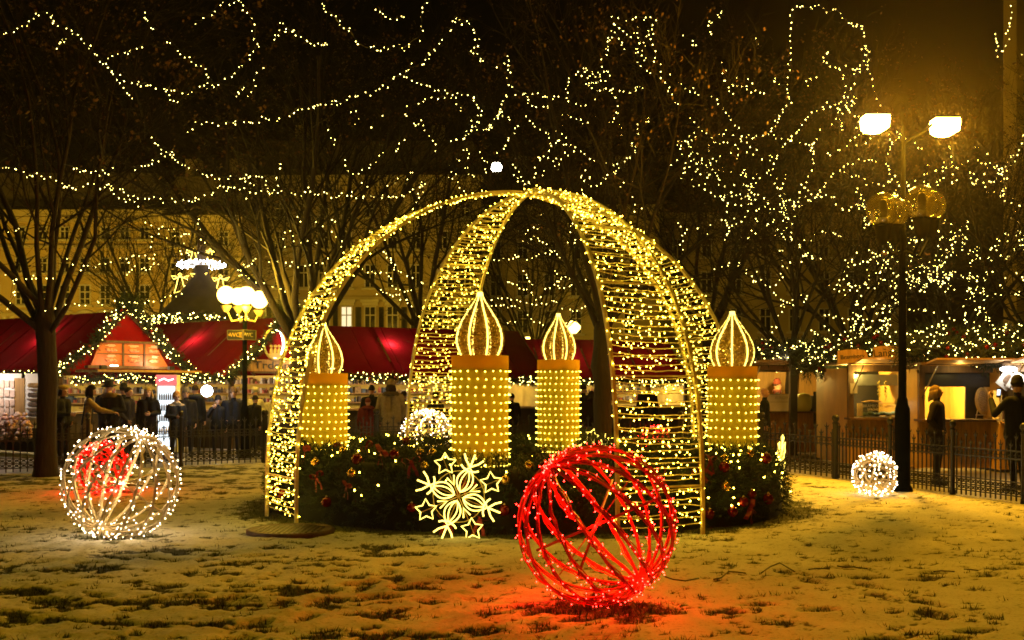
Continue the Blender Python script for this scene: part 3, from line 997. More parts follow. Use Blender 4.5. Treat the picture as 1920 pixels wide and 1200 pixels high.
# ------------------------------------------------------------------ light strings in the trees
SL = {'l': ('string of warm fairy lights swinging through the bare crowns at upper left', 'light strings in the left tree crowns'),
      'c': ('string of warm fairy lights hanging in the bare crowns above the middle of the dome', 'light strings in the middle tree crowns'),
      'd': ('string of warm fairy lights seen in the trees through the dome', 'light strings seen through the dome'),
      'r': ('string of warm fairy lights wound through the dark trees at right', 'light strings in the right hand trees')}
rs = random.Random(77)
def spline(pts, k=6):
    out = []
    n = len(pts)
    for i in range(n - 1):
        p0, p1, p2, p3 = pts[max(i - 1, 0)], pts[i], pts[i + 1], pts[min(i + 2, n - 1)]
        for j in range(k):
            t = j / k
            out.append(.5 * ((2 * p1) + (p2 - p0) * t + (2 * p0 - 5 * p1 + 4 * p2 - p3) * t * t + (3 * p1 - p0 - 3 * p2 + p3) * t ** 3))
    out.append(pts[-1]); return out
def light_string(px, Y, who, step=.098, r=.0074, wob=.5, jit=.02):
    y = Y; pts = []
    for (a, b) in px:
        y = min(max(y + rs.gauss(0, wob * .35), Y - wob), Y + wob)
        pts.append(P(a, b, y))
    w = spline(pts, 5)
    mb = MB(); mb.tube(w, .004, 3, 0, cap=False)
    lab, grp = SL[who]
    o = mb.build('light_string', M['wire_dark'], label=lab, cat='string lights', group=grp)
    mb = MB()
    for q in sample(w, step)[1:]:
        if rs.random() < .05: continue
        q = q + Vector([rs.gauss(0, jit) for _ in range(3)])
        mb.bulb(q, Vector((rs.gauss(0, .5), rs.gauss(0, .5), -1)), r * rs.choice((.6, .8, .95, 1, 1, 1.2)) * Y / 20, .01, 0)
    if mb.v: mb.build('bulbs', M['led_far'], o, kind='stuff')
    return o
Ls = [
 [(0,60),(16,57),(37,51),(56,43),(69,25),(90,24),(102,43),(125,49),(138,62),(153,76),(181,100),(193,114),(203,126),(220,137),(242,151),(257,159),(276,155),(296,164),(317,167),(331,170),(354,173),(374,161),(388,165),(407,155),(424,145),(440,136),(455,123),(468,108),(477,94),(482,82),(478,70),(478,55),(476,40),(465,24),(461,14),(447,3),(430,9),(412,7),(395,24),(377,38),(366,38)],
 [(205,95),(203,108),(218,100),(233,97),(242,95),(258,90),(265,85),(273,81)],
 [(204,127),(215,140),(222,158),(235,170),(243,178),(252,194)],
 [(308,71),(317,71),(326,83),(352,108),(365,121),(374,124),(386,128),(392,135),(388,153),(410,160)],
 [(344,255),(357,243),(370,230),(384,229),(405,231),(422,227),(433,230),(447,225),(466,228),(478,229),(489,220),(499,219),(514,224),(531,215),(545,215),(555,203),(567,201),(580,200),(592,196),(601,194),(626,188),(640,192),(654,186),(664,180),(675,176),(697,172),(707,166),(718,160),(728,155),(739,145),(758,140),(768,128),(777,125),(790,117),(805,100),(818,91)],
 [(278,252),(290,265),(297,275),(312,286),(320,293),(335,302),(353,312),(372,320),(382,324),(410,333),(429,331),(445,330),(469,330),(486,332),(495,340),(507,361),(520,345),(525,327),(523,312),(530,317)],
 [(0,315),(20,314),(36,321),(50,331),(57,326),(79,330),(90,332),(105,338),(119,348),(128,352),(145,350),(161,348),(177,347),(197,350),(209,352),(226,352),(239,360),(252,368),(268,370),(288,367),(307,374),(335,372),(360,373),(370,371),(387,369),(397,362),(410,350),(423,352),(435,348),(453,351),(462,340),(470,330)],
 [(470,345),(490,352),(524,362),(533,355),(555,361),(567,365),(577,353),(592,364),(605,362),(618,363),(629,370),(640,364),(655,365),(666,367),(678,372),(690,368),(713,366),(725,365),(738,367),(758,363),(768,358),(780,350),(795,345),(800,335)],
 [(120,308),(137,312),(147,317),(160,320),(174,322),(181,314),(192,322),(208,325),(212,318)],
 [(187,330),(190,341),(200,345),(211,353),(214,363),(230,372),(240,374),(262,380)],
 [(250,311),(258,315),(270,311),(283,303),(290,299),(305,292),(312,287),(322,283)],
 [(511,85),(515,75),(522,55),(525,40),(531,43),(543,57),(555,62),(568,71),(580,80),(605,81),(613,81)],
 [(608,5),(612,20),(620,23),(630,35),(640,48),(655,56),(664,70),(673,80),(684,88),(695,89),(718,90),(732,89),(745,80),(755,90),(775,75),(785,68),(787,57),(791,42),(790,30),(794,10),(800,3)],
 [(711,14),(718,27),(726,27),(737,35),(752,30),(757,30)],
 [(270,20),(275,42),(282,50),(290,52)], [(120,70),(118,80),(108,88)], [(430,170),(445,180),(455,160),(470,175),(480,140),(495,125)],
 [(612,232),(618,240),(620,257),(630,270)], [(320,160),(310,175),(325,188),(340,187)], [(455,370),(470,365),(488,345)],
]
for i, s in enumerate(Ls): light_string(s, 15.2 + (i % 4) * .5, 'l', .10)
Lt1 = [
 [(0,440),(28,427),(42,433)], [(118,515),(90,520),(70,515),(56,517),(38,520),(25,530),(22,545),(20,558)], [(5,505),(24,527),(32,540),(15,575),(24,570)],
 [(115,480),(130,488),(150,505),(160,498),(178,501),(190,490),(205,493),(225,485),(240,490),(254,479),(270,478),(288,481),(310,473),(330,470),(345,470),(357,474)],
 [(75,588),(110,575),(130,570)], [(130,570),(160,568),(180,565),(193,574),(200,580),(222,583),(235,566),(250,567),(265,566),(285,561),(297,563),(313,552),(330,550),(345,540),(350,520)],
 [(225,520),(238,517),(240,506),(255,503),(262,505),(277,503),(290,497),(298,490)],
 [(260,407),(270,413),(285,420),(300,427),(315,427),(335,433),(352,436)], [(370,395),(373,410),(372,427),(378,440),(385,452),(383,470),(375,475),(362,470)],
 [(290,430),(310,445),(340,440),(345,455),(330,480)],
 [(445,512),(450,503),(462,497),(473,496),(478,484),(500,487),(517,489),(540,493),(550,498),(565,495),(590,494),(600,489),(628,485)],
 [(437,525),(455,512),(470,525),(520,540),(535,552)], [(520,440),(545,450),(560,448),(580,453),(607,453)], [(630,450),(632,440),(640,455),(635,470)],
]
for i, s in enumerate(Lt1): light_string(s, 15.6 + (i % 3) * .6, 'l', .13)
Lc = [
 [(852,31),(858,31),(863,40),(873,43),(885,48),(891,61),(897,70),(895,81),(885,97),(899,99),(908,100),(898,108),(909,109),(894,117)],
 [(852,31),(848,50),(841,58),(826,74),(816,91),(806,99)],
 [(920,126),(930,125),(943,118),(953,120),(952,102),(952,112),(957,137),(950,145),(952,155),(960,158),(965,168),(980,175),(992,176),(1003,178),(1015,175),(1028,181),(1040,182),(1047,181)],
 [(953,155),(948,175),(947,185),(941,200),(938,208),(932,218),(917,238),(904,240),(892,243),(880,245),(875,255),(862,258),(852,262),(835,265)],
 [(760,140),(779,154),(799,159),(812,166),(823,166),(835,168),(843,174),(852,177),(864,172),(881,181),(890,180),(891,190),(895,200),(900,211),(898,220),(897,230),(888,240),(870,253),(872,265),(875,280),(878,290),(880,297)],
 [(782,200),(790,191),(803,184),(811,181),(825,182),(832,184),(849,185),(859,191),(868,210)],
 [(978,221),(990,222),(997,228),(998,237),(1010,240),(1022,242),(1022,250),(1030,255),(1042,262),(1053,262),(1060,270),(1070,276),(1080,282),(1093,286),(1103,295),(1115,300),(1130,304),(1150,306),(1165,303),(1177,295),(1185,290),(1190,277),(1186,270)],
 [(978,221),(970,235),(955,258),(950,265),(940,280),(930,295)],
 [(967,170),(985,180),(990,192),(1005,200),(1020,198),(1035,205)], [(1047,215),(1060,214),(1080,222),(1090,230),(1105,232)],
 [(1058,185),(1062,175),(1064,150),(1066,145),(1083,137),(1092,118),(1100,130),(1107,128),(1120,137),(1132,135),(1130,120),(1135,98),(1141,78),(1142,64),(1150,44),(1150,30),(1163,43),(1180,35),(1190,30),(1212,34),(1220,30),(1227,40),(1223,60),(1219,76),(1228,88),(1229,98),(1226,111),(1232,117),(1240,130),(1242,148),(1255,160),(1258,180),(1268,190),(1272,195)],
 [(1150,30),(1158,50),(1165,55),(1172,60),(1180,70),(1195,50),(1197,70),(1205,80),(1215,55),(1218,70),(1200,95),(1190,88),(1195,100)],
 [(1142,64),(1138,90),(1150,63),(1160,70),(1165,85),(1175,95)], [(1085,130),(1095,150),(1105,160),(1108,140),(1120,145),(1128,133),(1140,130),(1138,145),(1110,155)],
 [(1090,118),(1097,138),(1110,160),(1120,170),(1130,165),(1150,168),(1160,170),(1175,170),(1190,172),(1195,160),(1203,165)],
 [(1110,190),(1130,168),(1145,172),(1155,180),(1158,188),(1160,215),(1150,227)], [(1062,175),(1070,192),(1080,193),(1102,195)],
 [(1190,110),(1200,125),(1215,135),(1225,143)], [(1190,230),(1200,250),(1218,215),(1215,230),(1190,233)],
 [(980,330),(970,320),(965,310),(950,312)], [(955,318),(970,335),(980,343),(995,340),(1010,305),(1012,292),(1025,290),(1035,265),(1055,262),(1058,275),(1052,290),(1045,320)],
 [(1108,355),(1130,338),(1145,327),(1155,318),(1162,312)], [(1190,390),(1180,350),(1190,330)], [(1100,343),(1090,330),(1100,320)],
 [(640,290),(655,325),(675,320),(680,310),(690,315),(698,305)], [(675,330),(686,350)], [(700,310),(715,290),(720,285),(745,277),(755,262)],
 [(795,340),(792,355),(780,377),(793,342)], [(840,330),(860,343),(868,360)], [(870,305),(875,315),(880,330),(890,325)], [(765,205),(760,218),(768,190)],
 [(765,225),(780,235),(790,228),(800,250),(815,265),(818,290)],
]
for i, s in enumerate(Lc): light_string(s, 19.6 + (i % 5) * .7, 'c', .12)
Ld = [
 [(1005,420),(985,440),(985,460),(1000,443),(1010,447),(1025,460),(1030,470),(1045,475),(1053,490),(1050,497)],
 [(905,485),(930,485),(955,485),(968,480),(975,480),(990,485),(1005,480),(1020,475),(1040,470)], [(980,500),(985,515),(995,530),(1005,545)],
 [(940,520),(950,525),(965,533),(980,540),(990,545),(1000,555),(1010,560),(1020,545),(1040,530),(1060,520),(1080,525),(1100,520)],
 [(915,560),(940,560),(955,558),(968,562),(985,565),(1005,570),(1020,568),(1040,562),(1045,570)], [(915,575),(935,572),(960,573),(985,578)],
 [(985,585),(995,595),(1003,600),(1010,605),(1020,615)], [(1045,575),(1065,578),(1080,580),(1100,572),(1115,568)],
 [(940,605),(955,603),(965,602)], [(1060,455),(1080,450),(1068,430),(1075,412)], [(1035,500),(1050,515),(1045,540),(1070,535),(1090,525)],
 [(1000,430),(1010,425),(1012,405),(1025,395)],
 [(720,470),(727,478),(733,490),(738,497),(740,505),(755,508),(762,515),(775,520)], [(670,500),(685,505),(695,510),(720,510),(733,520),(735,530),(738,537),(750,545),(765,545),(773,545)],
 [(745,543),(755,560),(765,560),(762,570),(775,575)], [(700,555),(715,545),(730,548),(745,553)], [(778,528),(790,532),(800,530)],
]
for i, s in enumerate(Ld): light_string(s, 23.5 + (i % 4) * 1.2, 'd', .115)
Lr = [
 [(1483,188),(1477,175),(1475,165),(1480,145),(1481,120),(1483,105),(1480,90),(1483,62),(1483,50),(1482,25),(1495,12),(1510,14),(1525,12),(1537,11),(1553,22),(1567,18),(1577,28),(1592,42),(1602,48),(1613,45),(1620,56),(1621,79),(1628,88),(1628,101),(1626,120),(1630,133),(1635,145),(1637,165),(1645,180),(1650,200)],
 [(1295,150),(1305,172),(1325,180),(1345,185),(1348,200),(1360,208),(1370,223),(1385,240),(1395,253),(1410,257),(1430,252),(1442,246),(1455,232),(1460,215),(1475,200),(1483,188)],
 [(1285,212),(1300,228),(1317,243),(1335,256),(1345,268),(1355,262),(1375,270),(1400,262),(1420,257),(1440,250),(1475,262),(1485,262),(1490,252),(1500,240),(1510,218),(1530,205),(1550,198),(1570,195),(1590,190),(1610,180)],
 [(1373,155),(1385,161),(1410,171),(1426,170),(1447,180)], [(1515,165),(1513,155),(1518,145),(1533,142)],
 [(1560,93),(1547,100),(1545,113),(1552,123),(1567,125),(1577,130),(1580,150),(1587,165),(1580,180),(1572,195)],
 [(1475,262),(1490,268),(1500,265),(1515,270),(1525,275),(1523,300),(1520,320),(1513,335),(1512,355)], [(1400,355),(1412,350),(1425,335),(1437,323),(1450,310),(1455,295),(1465,280),(1475,262)],
 [(1295,335),(1310,348),(1330,358),(1340,365),(1355,372),(1370,380),(1390,385)],
 [(1530,250),(1527,265),(1523,275),(1525,290)], [(1540,287),(1560,285),(1580,275),(1600,260),(1603,240)],
 [(1655,295),(1640,302),(1620,300),(1600,302),(1580,312),(1570,320),(1550,338),(1540,355),(1525,370),(1510,380)], [(1655,295),(1668,280),(1672,262),(1665,255),(1680,245),(1690,252),(1678,262),(1670,270)],
 [(1660,300),(1668,315),(1670,330),(1685,345),(1678,360),(1690,365)], [(1690,252),(1705,262),(1720,275),(1735,277),(1745,272)],
 [(1610,120),(1605,135),(1602,155),(1595,170),(1590,185),(1600,195)], [(1540,205),(1550,195),(1558,198),(1572,200),(1580,208),(1592,195),(1605,193)],
 [(1905,5),(1895,12),(1897,30),(1893,45),(1888,60),(1893,72),(1885,88),(1880,95),(1872,105),(1870,90),(1868,70),(1867,57)],
 [(1770,268),(1785,285),(1785,297),(1765,315),(1750,320)], [(1910,90),(1915,100)],
 [(1285,240),(1290,270),(1300,300),(1310,325),(1325,330),(1322,345)], [(1245,130),(1270,150),(1285,165),(1297,170)], [(1275,250),(1270,275),(1285,262),(1300,285)],
 [(1800,330),(1810,300),(1830,300),(1845,305),(1850,318),(1835,335)], [(1780,345),(1800,335),(1825,345),(1850,340),(1880,330),(1895,290),(1910,300)],
]
for i, s in enumerate(Lr): light_string(s, 21.4 + (i % 5) * .9, 'r', .13)
# the dense tangle behind the kiosks: strings drooping through the crowns
for q in range(92):
    x = rs.uniform(1345, 1900); y = rs.uniform(320, 655)
    if rs.random() < .45: x = rs.uniform(1560, 1925); y = rs.uniform(430, 655)
    Y = rs.uniform(23.5, 29)
    pts = [(x, y)]
    a = rs.uniform(0, 6.28)
    for k in range(rs.randint(3, 9)):
        a += rs.gauss(0, .55)
        x += math.cos(a) * 22; y += math.sin(a) * 15 + (6 if k < 3 else -5)
        if y > 672: y = 672 - rs.random() * 8
        if x > 1935: break
        pts.append((x, y))
    if len(pts) > 2: light_string(pts, Y, 'r', .115, .0074, .6, .05)
# scattered ones left and centre
for (x0, x1, y0, y1, n, who) in ((1190, 1480, 60, 420, 12, 'c'), (1000, 1180, 180, 340, 5, 'c'), (1500, 1640, 90, 330, 8, 'r'), (1720, 1900, 300, 430, 6, 'r'), (1180, 1340, 300, 560, 9, 'c'), (640, 800, 200, 350, 5, 'c'), (820, 1080, 230, 350, 7, 'c'), (1150, 1320, 560, 640, 3, 'd'), (300, 560, 380, 470, 3, 'l')):
    for q in range(n):
        x = rs.uniform(x0, x1); y = rs.uniform(y0, y1); a = rs.uniform(0, 6.28); pts = [(x, y)]
        for k in range(rs.randint(2, 5)):
            a += rs.gauss(0, .6); x += math.cos(a) * 18; y += math.sin(a) * 14; pts.append((x, y))
        light_string(pts, rs.uniform(20.5, 26) if who != 'l' else 15.6, who, .13, .0072, .5, .05)
# ------------------------------------------------------------------ houses round the square
M['facade'] = surf('ochre_plaster', (.50, .37, .17), .85, 0, .2, .5)
M['facade2'] = surf('grey_ochre_plaster', (.42, .33, .18), .85, 0, .25, .4)
M['stone'] = surf('stone_trim', (.46, .38, .24), .8, 0, .2, 1.5)
M['tile'] = surf('dark_tiles', (.06, .045, .035), .85, 0, .4, 3)
M['pane'] = surf('dark_pane', (.012, .012, .012), .12, 0, .3, 3)
M['frame'] = surf('window_frame', (.5, .46, .38), .6, 0, .1, 4)
M['shutter'] = surf('dark_shutter', (.06, .045, .025), .8, 0, .3, 3)
M['lit'] = glow('lit_window', (1.0, .82, .45), 1.2)
def house(label, x0, x1, Y, top_py, cols, rows, mat, roof_h=2.6, depth=12, lit=(), name='town_house', arch_row=None, corn=None):
    "rows: (py of centre, half width px, half height px, kind)"
    a = (x0 - CXP) / F * Y; b_ = (x1 - CXP) / F * Y; zt = CH - (top_py - HZ) / F * Y
    h = empty(name, ((a + b_) / 2, Y, 0), 0, label, 'house', 'houses round the square')
    W = b_ - a
    mb = MB(); mb.box((0, depth / 2, zt / 2), (W, depth, zt)); mb.build('wall', mat, h)
    mb = MB()
    mb.prism([(-W / 2 - .4, zt + .002), (W / 2 + .4, zt + .002), (W / 2 - .6, zt + roof_h), (-W / 2 + .6, zt + roof_h)], .8, depth)
    rf = mb.build('roof', M['tile'], h)
    for cx_ in (-.28, .31):
        mb = MB(); mb.box((W * cx_, 3, zt + roof_h + .5), (.9, .9, 2)); mb.build('chimney', mat, rf)
    mb = MB(); mb.box((0, -.22, zt - .2), (W + .3, .44, .4)); mb.box((0, -.12, zt - .6), (W + .1, .24, .3)); mb.build('cornice', M['stone'], h)
    for cy in (corn or ()):
        z = CH - (cy - HZ) / F * Y
        mb = MB(); mb.box((0, -.1, z), (W + .06, .2, .22)); mb.build('string_course', M['stone'], h)
    for ri, (py, hw, hh, kind) in enumerate(rows):
        for ci, px in enumerate(cols):
            x = (px - (x0 + x1) / 2) / F * Y; z = CH - (py - HZ) / F * Y
            w = 2 * hw / F * Y; hgt = 2 * hh / F * Y
            mb = MB()
            t = .09
            for s in (-1, 1): mb.box((x + s * (w / 2 + t / 2), -.03, z), (t, .10, hgt + 2 * t))
            for s in (-1, 1): mb.box((x, -.032, z + s * (hgt / 2 + t / 2)), (w, .10, t))
            mb.box((x, -.034, z), (.07, .09, hgt)); mb.box((x, -.038, z + hgt * .16), (w, .09, .07))
            if kind == 'cross': mb.box((x, -.036, z - hgt * .22), (w, .08, .045))
            mb.box((x, -.16, z - hgt / 2 - t - .06), (w + .5, .32, .12))
            if kind == 'hood':
                mb.box((x, -.2, z + hgt / 2 + .42), (w + .6, .4, .18)); mb.box((x, -.09, z + hgt / 2 + .22), (w + .4, .18, .2))
            if kind == 'arch':
                mb.tube([(x + (w / 2 + .25) * math.cos(PI * k / 10), -.06, z + hgt / 2 + .2 + (w / 2 + .1) * math.sin(PI * k / 10)) for k in range(11)], .14, 5)
            f = mb.build('window', M['frame'], h)
            mb = MB(); mb.box((x, -.012, z), (w, .03, hgt))
            mb.build('pane', M['lit'] if (ri, ci) in lit else M['pane'], f)
            if kind == 'hood':
                for s in (-1, 1):
                    mb = MB(); mb.box((x + s * (w * .5 + .42), -.05, z), (w * .44, .08, hgt)); mb.build('shutter', M['shutter'], f)
    return h
house('long ochre house behind the left market stalls with paired windows and low arches', -420, 304, 70, 395, (-210, -160, -110, -60, -10, 40, 80, 122, 160, 198, 235, 272),
      [(553, 8.5, 17, 'cross'), (497, 8, 12, 'win'), (437, 7, 10, 'win'), (618, 12, 14, 'arch')], M['facade'], corn=(463, 590))
house('ochre house corner with one column of tall windows behind the lit canopy', 305, 452, 67, 405, (330, 375, 420), [(563, 8.5, 17, 'cross'), (510, 8.5, 16, 'cross'), (448, 7.5, 12, 'win')], M['facade2'], corn=(487,))
house('tall grey ochre house with shuttered windows behind the left arch of the dome', 453, 902, 74, 330, (480, 525, 570, 608, 650, 694, 736, 780, 830, 872),
      [(598, 9, 22, 'hood'), (518, 8.5, 20, 'win'), (450, 8, 15, 'win'), (395, 7, 11, 'win')], M['facade2'], lit=((0, 4),), corn=(560, 478, 420))
house('dim ochre house seen through the middle of the dome', 903, 1236, 78, 385, (930, 980, 1030, 1080, 1130, 1180), [(604, 9, 20, 'win'), (535, 9, 19, 'win'), (470, 8, 15, 'win')], M['facade2'], corn=(570,))
house('unlit house hidden behind the dark trees at right', 1237, 1700, 80, 400, (1270, 1325, 1380, 1435, 1490, 1545, 1600, 1655), [(600, 9, 20, 'win'), (530, 9, 19, 'win'), (465, 8, 15, 'win')], M['facade2'])
house('narrow pale tower house cut by the right edge of the picture', 1906, 2120, 60, -60, (1935, 1990, 2050), [(330, 9, 26, 'win'), (150, 9, 26, 'win'), (480, 9, 26, 'win')], M['facade'], name='tower_house', depth=1.6)
# ------------------------------------------------------------------ garlands
_b = MB(); _b.ball((0, 0, 0), .045, 10, 7); _gb = _b.mesh('bauble', bred)
def garland(pts, r, label, dens=150, leds=26, group='lit fir garlands on the stalls', seed=1, bulb_r=.013, red=.0, spread=1.0):
    "fir garland with bulbs; pts in world space"
    rn = random.Random(seed)
    w = spline([Vector(p) for p in pts], 8)
    o0 = w[len(w) // 2].copy()
    L = sum((w[i + 1] - w[i]).length for i in range(len(w) - 1))
    fine = sample(w, .03)
    core = MB(); core.tube([p - o0 for p in w], r * .45, 6)
    g = core.build('fir_garland', M['fir_dark'], None, o0, label, 'garland', group)
    mb = MB()
    for q in range(int(L * dens)):
        p = rn.choice(fine) - o0
        d = Vector([rn.gauss(0, 1) for _ in range(3)]).normalized()
        sprig(mb, p + d * r * .3, d + Vector((0, 0, -.2)), r * rn.uniform(.8, 1.4), rn, 7, .010)
    mb.build('fir_branches', M['fir'], g, kind='stuff')
    mb = MB()
    for q in range(int(L * leds)):
        p = rn.choice(fine) - o0
        d = Vector((rn.gauss(0, .8), rn.gauss(-.6, .7), rn.gauss(0, .7))).normalized()
        mb.bulb(p + d * r * .95, d, bulb_r * rn.choice((.7, .9, 1, 1.1)), .01, 0)
    mb.build('bulbs', M['led_far'], g, kind='stuff')
    if red:
        for q in range(int(L * red)):
            p = rn.choice(fine) - o0; d = Vector((rn.gauss(0, .6), -1, rn.gauss(0, .6))).normalized()
            inst('bauble', _gb, g, p + d * r * .9)
    return g

GOODS = [surf('goods_%d' % i, c, .7, 0, .5, 14) for i, c in enumerate(((.65, .55, .42), (.5, .12, .08), (.12, .08, .06), (.7, .66, .6), (.35, .22, .08), (.08, .12, .2)))]
M['lining'] = surf('stall_lining', (.78, .60, .16), .8, 0, .25, 3)
M['counter_cloth'] = surf('counter_cloth', (.05, .035, .03), .85, 0, .3, 5)

# ------------------------------------------------------------------ gabled market stalls with red canvas roofs
def gable_stall(label, apex_px, Y, ang, mirror, Lr, W, eave, ridge, group, sign=None):
    """origin under the front gable's apex; local x runs along the ridge away from the gable, local y across"""
    ap = P(apex_px, 600, Y)
    # ridge direction in the world
    sx = 1 if mirror else -1
    u = Vector((sx * math.cos(ang), math.sin(ang), 0))
    rz = math.atan2(u.y, u.x)
    s = empty('market_stall', (ap.x, Y, 0), rz, label, 'market stall', group)
    h = W / 2
    cam_side = 1 if not mirror else -1      # local y sign of the side that faces the camera
    for sd in (-1, 1):
        mb = MB()
        n = 12
        vs = []; fs = []
        for i in range(n + 1):
            x = -.12 + (Lr + .12) * i / n
            for j in range(7):
                t = j / 6
                y = sd * (h + .18) * t; z = ridge + (eave - .13 - ridge) * t
                sag = .035 * math.sin(PI * t) * (1 + .5 * math.sin(i * 2.1))
                vs.append((x, y, z - sag))
        for i in range(n):
            for j in range(6):
                a = i * 7 + j; fs.append((a, a + 1, a + 8, a + 7))
        mb.add(vs, fs, 0, True)
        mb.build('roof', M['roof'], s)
        mb = MB()
        for i in range(5):
            x = Lr * i / 4
            mb.bar((x, 0, ridge - .05), (x, sd * h, eave - .06), .05, .05)
        mb.build('rafter', M['wood_dark'], s)
    # gable cloth
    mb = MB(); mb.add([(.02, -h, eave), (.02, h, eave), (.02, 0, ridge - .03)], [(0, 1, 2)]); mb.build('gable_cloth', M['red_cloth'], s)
    # sewn seams and a hem cord on the side that faces the camera
    mb = MB()
    for i in range(1, 7):
        x = Lr * i / 7
        mb.tube([(x, cam_side * (h + .18) * t, ridge + (eave - .13 - ridge) * t - .035 * math.sin(PI * t) * (1 + .5 * math.sin(12 * x / Lr * 2.1)) + .012) for t in [j / 8 for j in range(9)]], .009, 4)
    mb.tube([(Lr * i / 20, cam_side * (h + .19), eave - .14 + .012 * math.sin(i * 2.2)) for i in range(21)], .016, 5)
    mb.build('seams', M['roof'], s)
    # posts, walls, counter
    for x in (.06, Lr - .06):
        for sd in (-1, 1):
            mb = MB(); mb.box((x, sd * (h - .05), eave / 2 - .04), (.1, .1, eave - .08)); mb.build('post', M['wood_dark'], s)
    mb = MB()
    mb.box((Lr / 2, -cam_side * (h - .02), eave / 2 - .02), (Lr - .3, .03, eave - .06)); mb.build('back_wall', M['lining'], s)
    mb = MB(); mb.box((Lr - .03, 0, eave / 2 - .02), (.03, W - .3, eave - .06)); mb.build('end_wall', M['lining'], s)
    ci = cam_side
    mb = MB(); mb.box((Lr / 2, ci * (h - .02), .46), (Lr - .32, .04, .92)); mb.box((-.0, 0, .46), (.04, W - .22, .92)); mb.build('counter_front', M['counter_cloth'], s)
    mb = MB(); mb.box((Lr / 2, ci * (h - .16), .945), (Lr - .24, .5, .04)); mb.box((.14, 0, .947), (.46, W - .75, .036)); mb.build('counter_top', M['wood'], s)
    # shelves with goods on the back wall
    rn = random.Random(int(apex_px))
    for k in range(3):
        z = 1.08 + .27 * k
        mb = MB(); mb.box((Lr / 2, -cam_side * (h - .16), z), (Lr - .5, .24, .025)); sh = mb.build('shelf', M['wood'], s)
        mbs = [MB() for _ in GOODS]
        x = .35
        while x < Lr - .35:
            w = rn.uniform(.05, .13); hh = rn.uniform(.08, .2)
            b = rn.choice(mbs)
            if rn.random() < .5: b.lathe([(w * .42, 0), (w * .45, hh * .6), (w * .18, hh * .8), (w * .16, hh)], 8, 0, (x, -cam_side * (h - .16), z + .013))
            else: b.box((x, -cam_side * (h - .16), z + .013 + hh / 2), (w * .9, .14, hh))
            x += w + rn.uniform(.005, .05)
        for b, m in zip(mbs, GOODS):
            if b.v: b.build('goods', m, sh, kind='stuff')
    # strip lights under the ridge beam
    for k in range(2):
        x = Lr * (.28 + .42 * k)
        mb = MB(); mb.box((x, ci * (h - .42), eave - .12), (.7, .06, .04)); mb.build('strip_light', M['tube'], s)
    return s, u
def stall_pt(s, x, y, z):
    return Matrix.Translation(s.location) @ Matrix.Rotation(s.rotation_euler[2], 4, 'Z') @ Vector((x, y, z))

GS = 'red roofed market stalls'
SA, uA = gable_stall('red roofed market stall at left with menu boards in its gable', 238, 26.5, R(36), False, 8.4, 3.6, 1.92, 3.42, GS)
SB, uB = gable_stall('red roofed pastry stall with a round lit emblem on its gable', 536, 28.4, R(36), False, 6.6, 3.6, 1.92, 3.38, GS)
SC, uC = gable_stall('red roofed market stall behind the left candle, its roof running off to the right', 598, 30.0, R(30), True, 6.4, 3.4, 1.93, 3.25, GS)
SD, uD = gable_stall('red roofed market stall behind the two middle candles', 905, 33.8, R(14), True, 6.2, 3.2, 1.85, 3.05, GS)
for i, (s, cs, ht, rg, Lr) in enumerate(((SA, 1, 1.92, 3.42, 8.4), (SB, 1, 1.92, 3.38, 6.6), (SC, -1, 1.93, 3.25, 6.4), (SD, -1, 1.85, 3.05, 6.2))):
    h = (1.8, 1.8, 1.7, 1.6)[i]
    nm = ('menu board stall', 'pastry stall', 'stall behind the left candle', 'stall behind the middle candles')[i]
    a0, a1, a2 = stall_pt(s, -.12, cs * (h + .2), ht - .12), stall_pt(s, -.12, 0, rg + .05), stall_pt(s, -.12, -cs * (h + .2), ht - .12)
    mid = lambda p, q, k: p.lerp(q, k) + Vector((0, 0, -.05))
    garland([a0, mid(a0, a1, .5), a1, mid(a1, a2, .5), a2], .15, 'lit fir garland over the gable of the ' + nm, 170, 26, seed=i + 3, red=1.5)
    e = [stall_pt(s, x, cs * (h + .22), ht - .16 - .05 * math.sin(x * 3)) for x in [Lr * k / 5 - .1 for k in range(6)]]
    garland(e, .12, 'lit fir garland along the eave of the ' + nm, 150, 26, seed=i + 13, red=1.2)
    if i < 2:
        t = stall_pt(s, -.1, 0, rg + .12)
        garland([t + Vector((-.25, 0, 0)), t + Vector((0, 0, .12)), t + Vector((.25, 0, 0))], .22, 'tuft of fir branches crowning the gable of the ' + nm, 260, 10, seed=i + 40)
# lamps hung close under the canvas and inside
for (s, x, cs, p) in ((SA, 2.5, 1, 110), (SB, 2.9, 1, 110), (SC, 1.9, -1, 120), (SD, 2.5, -1, 60)):
    stall_lamp('canvas_lamp', stall_pt(s, x, cs * .52, 2.62 if s is not SD else 2.35), p, (1, .72, .5), .05)
for (s, Lr, p) in ((SA, 8.4, 70), (SB, 6.6, 50), (SC, 6.4, 50), (SD, 6.2, 70)):
    for k in (.2, .52, .84):
        cs = 1 if s in (SA, SB) else -1
        stall_lamp('counter_lamp', stall_pt(s, Lr * k, cs * .35, 1.72), p, (1, .72, .26), .07)

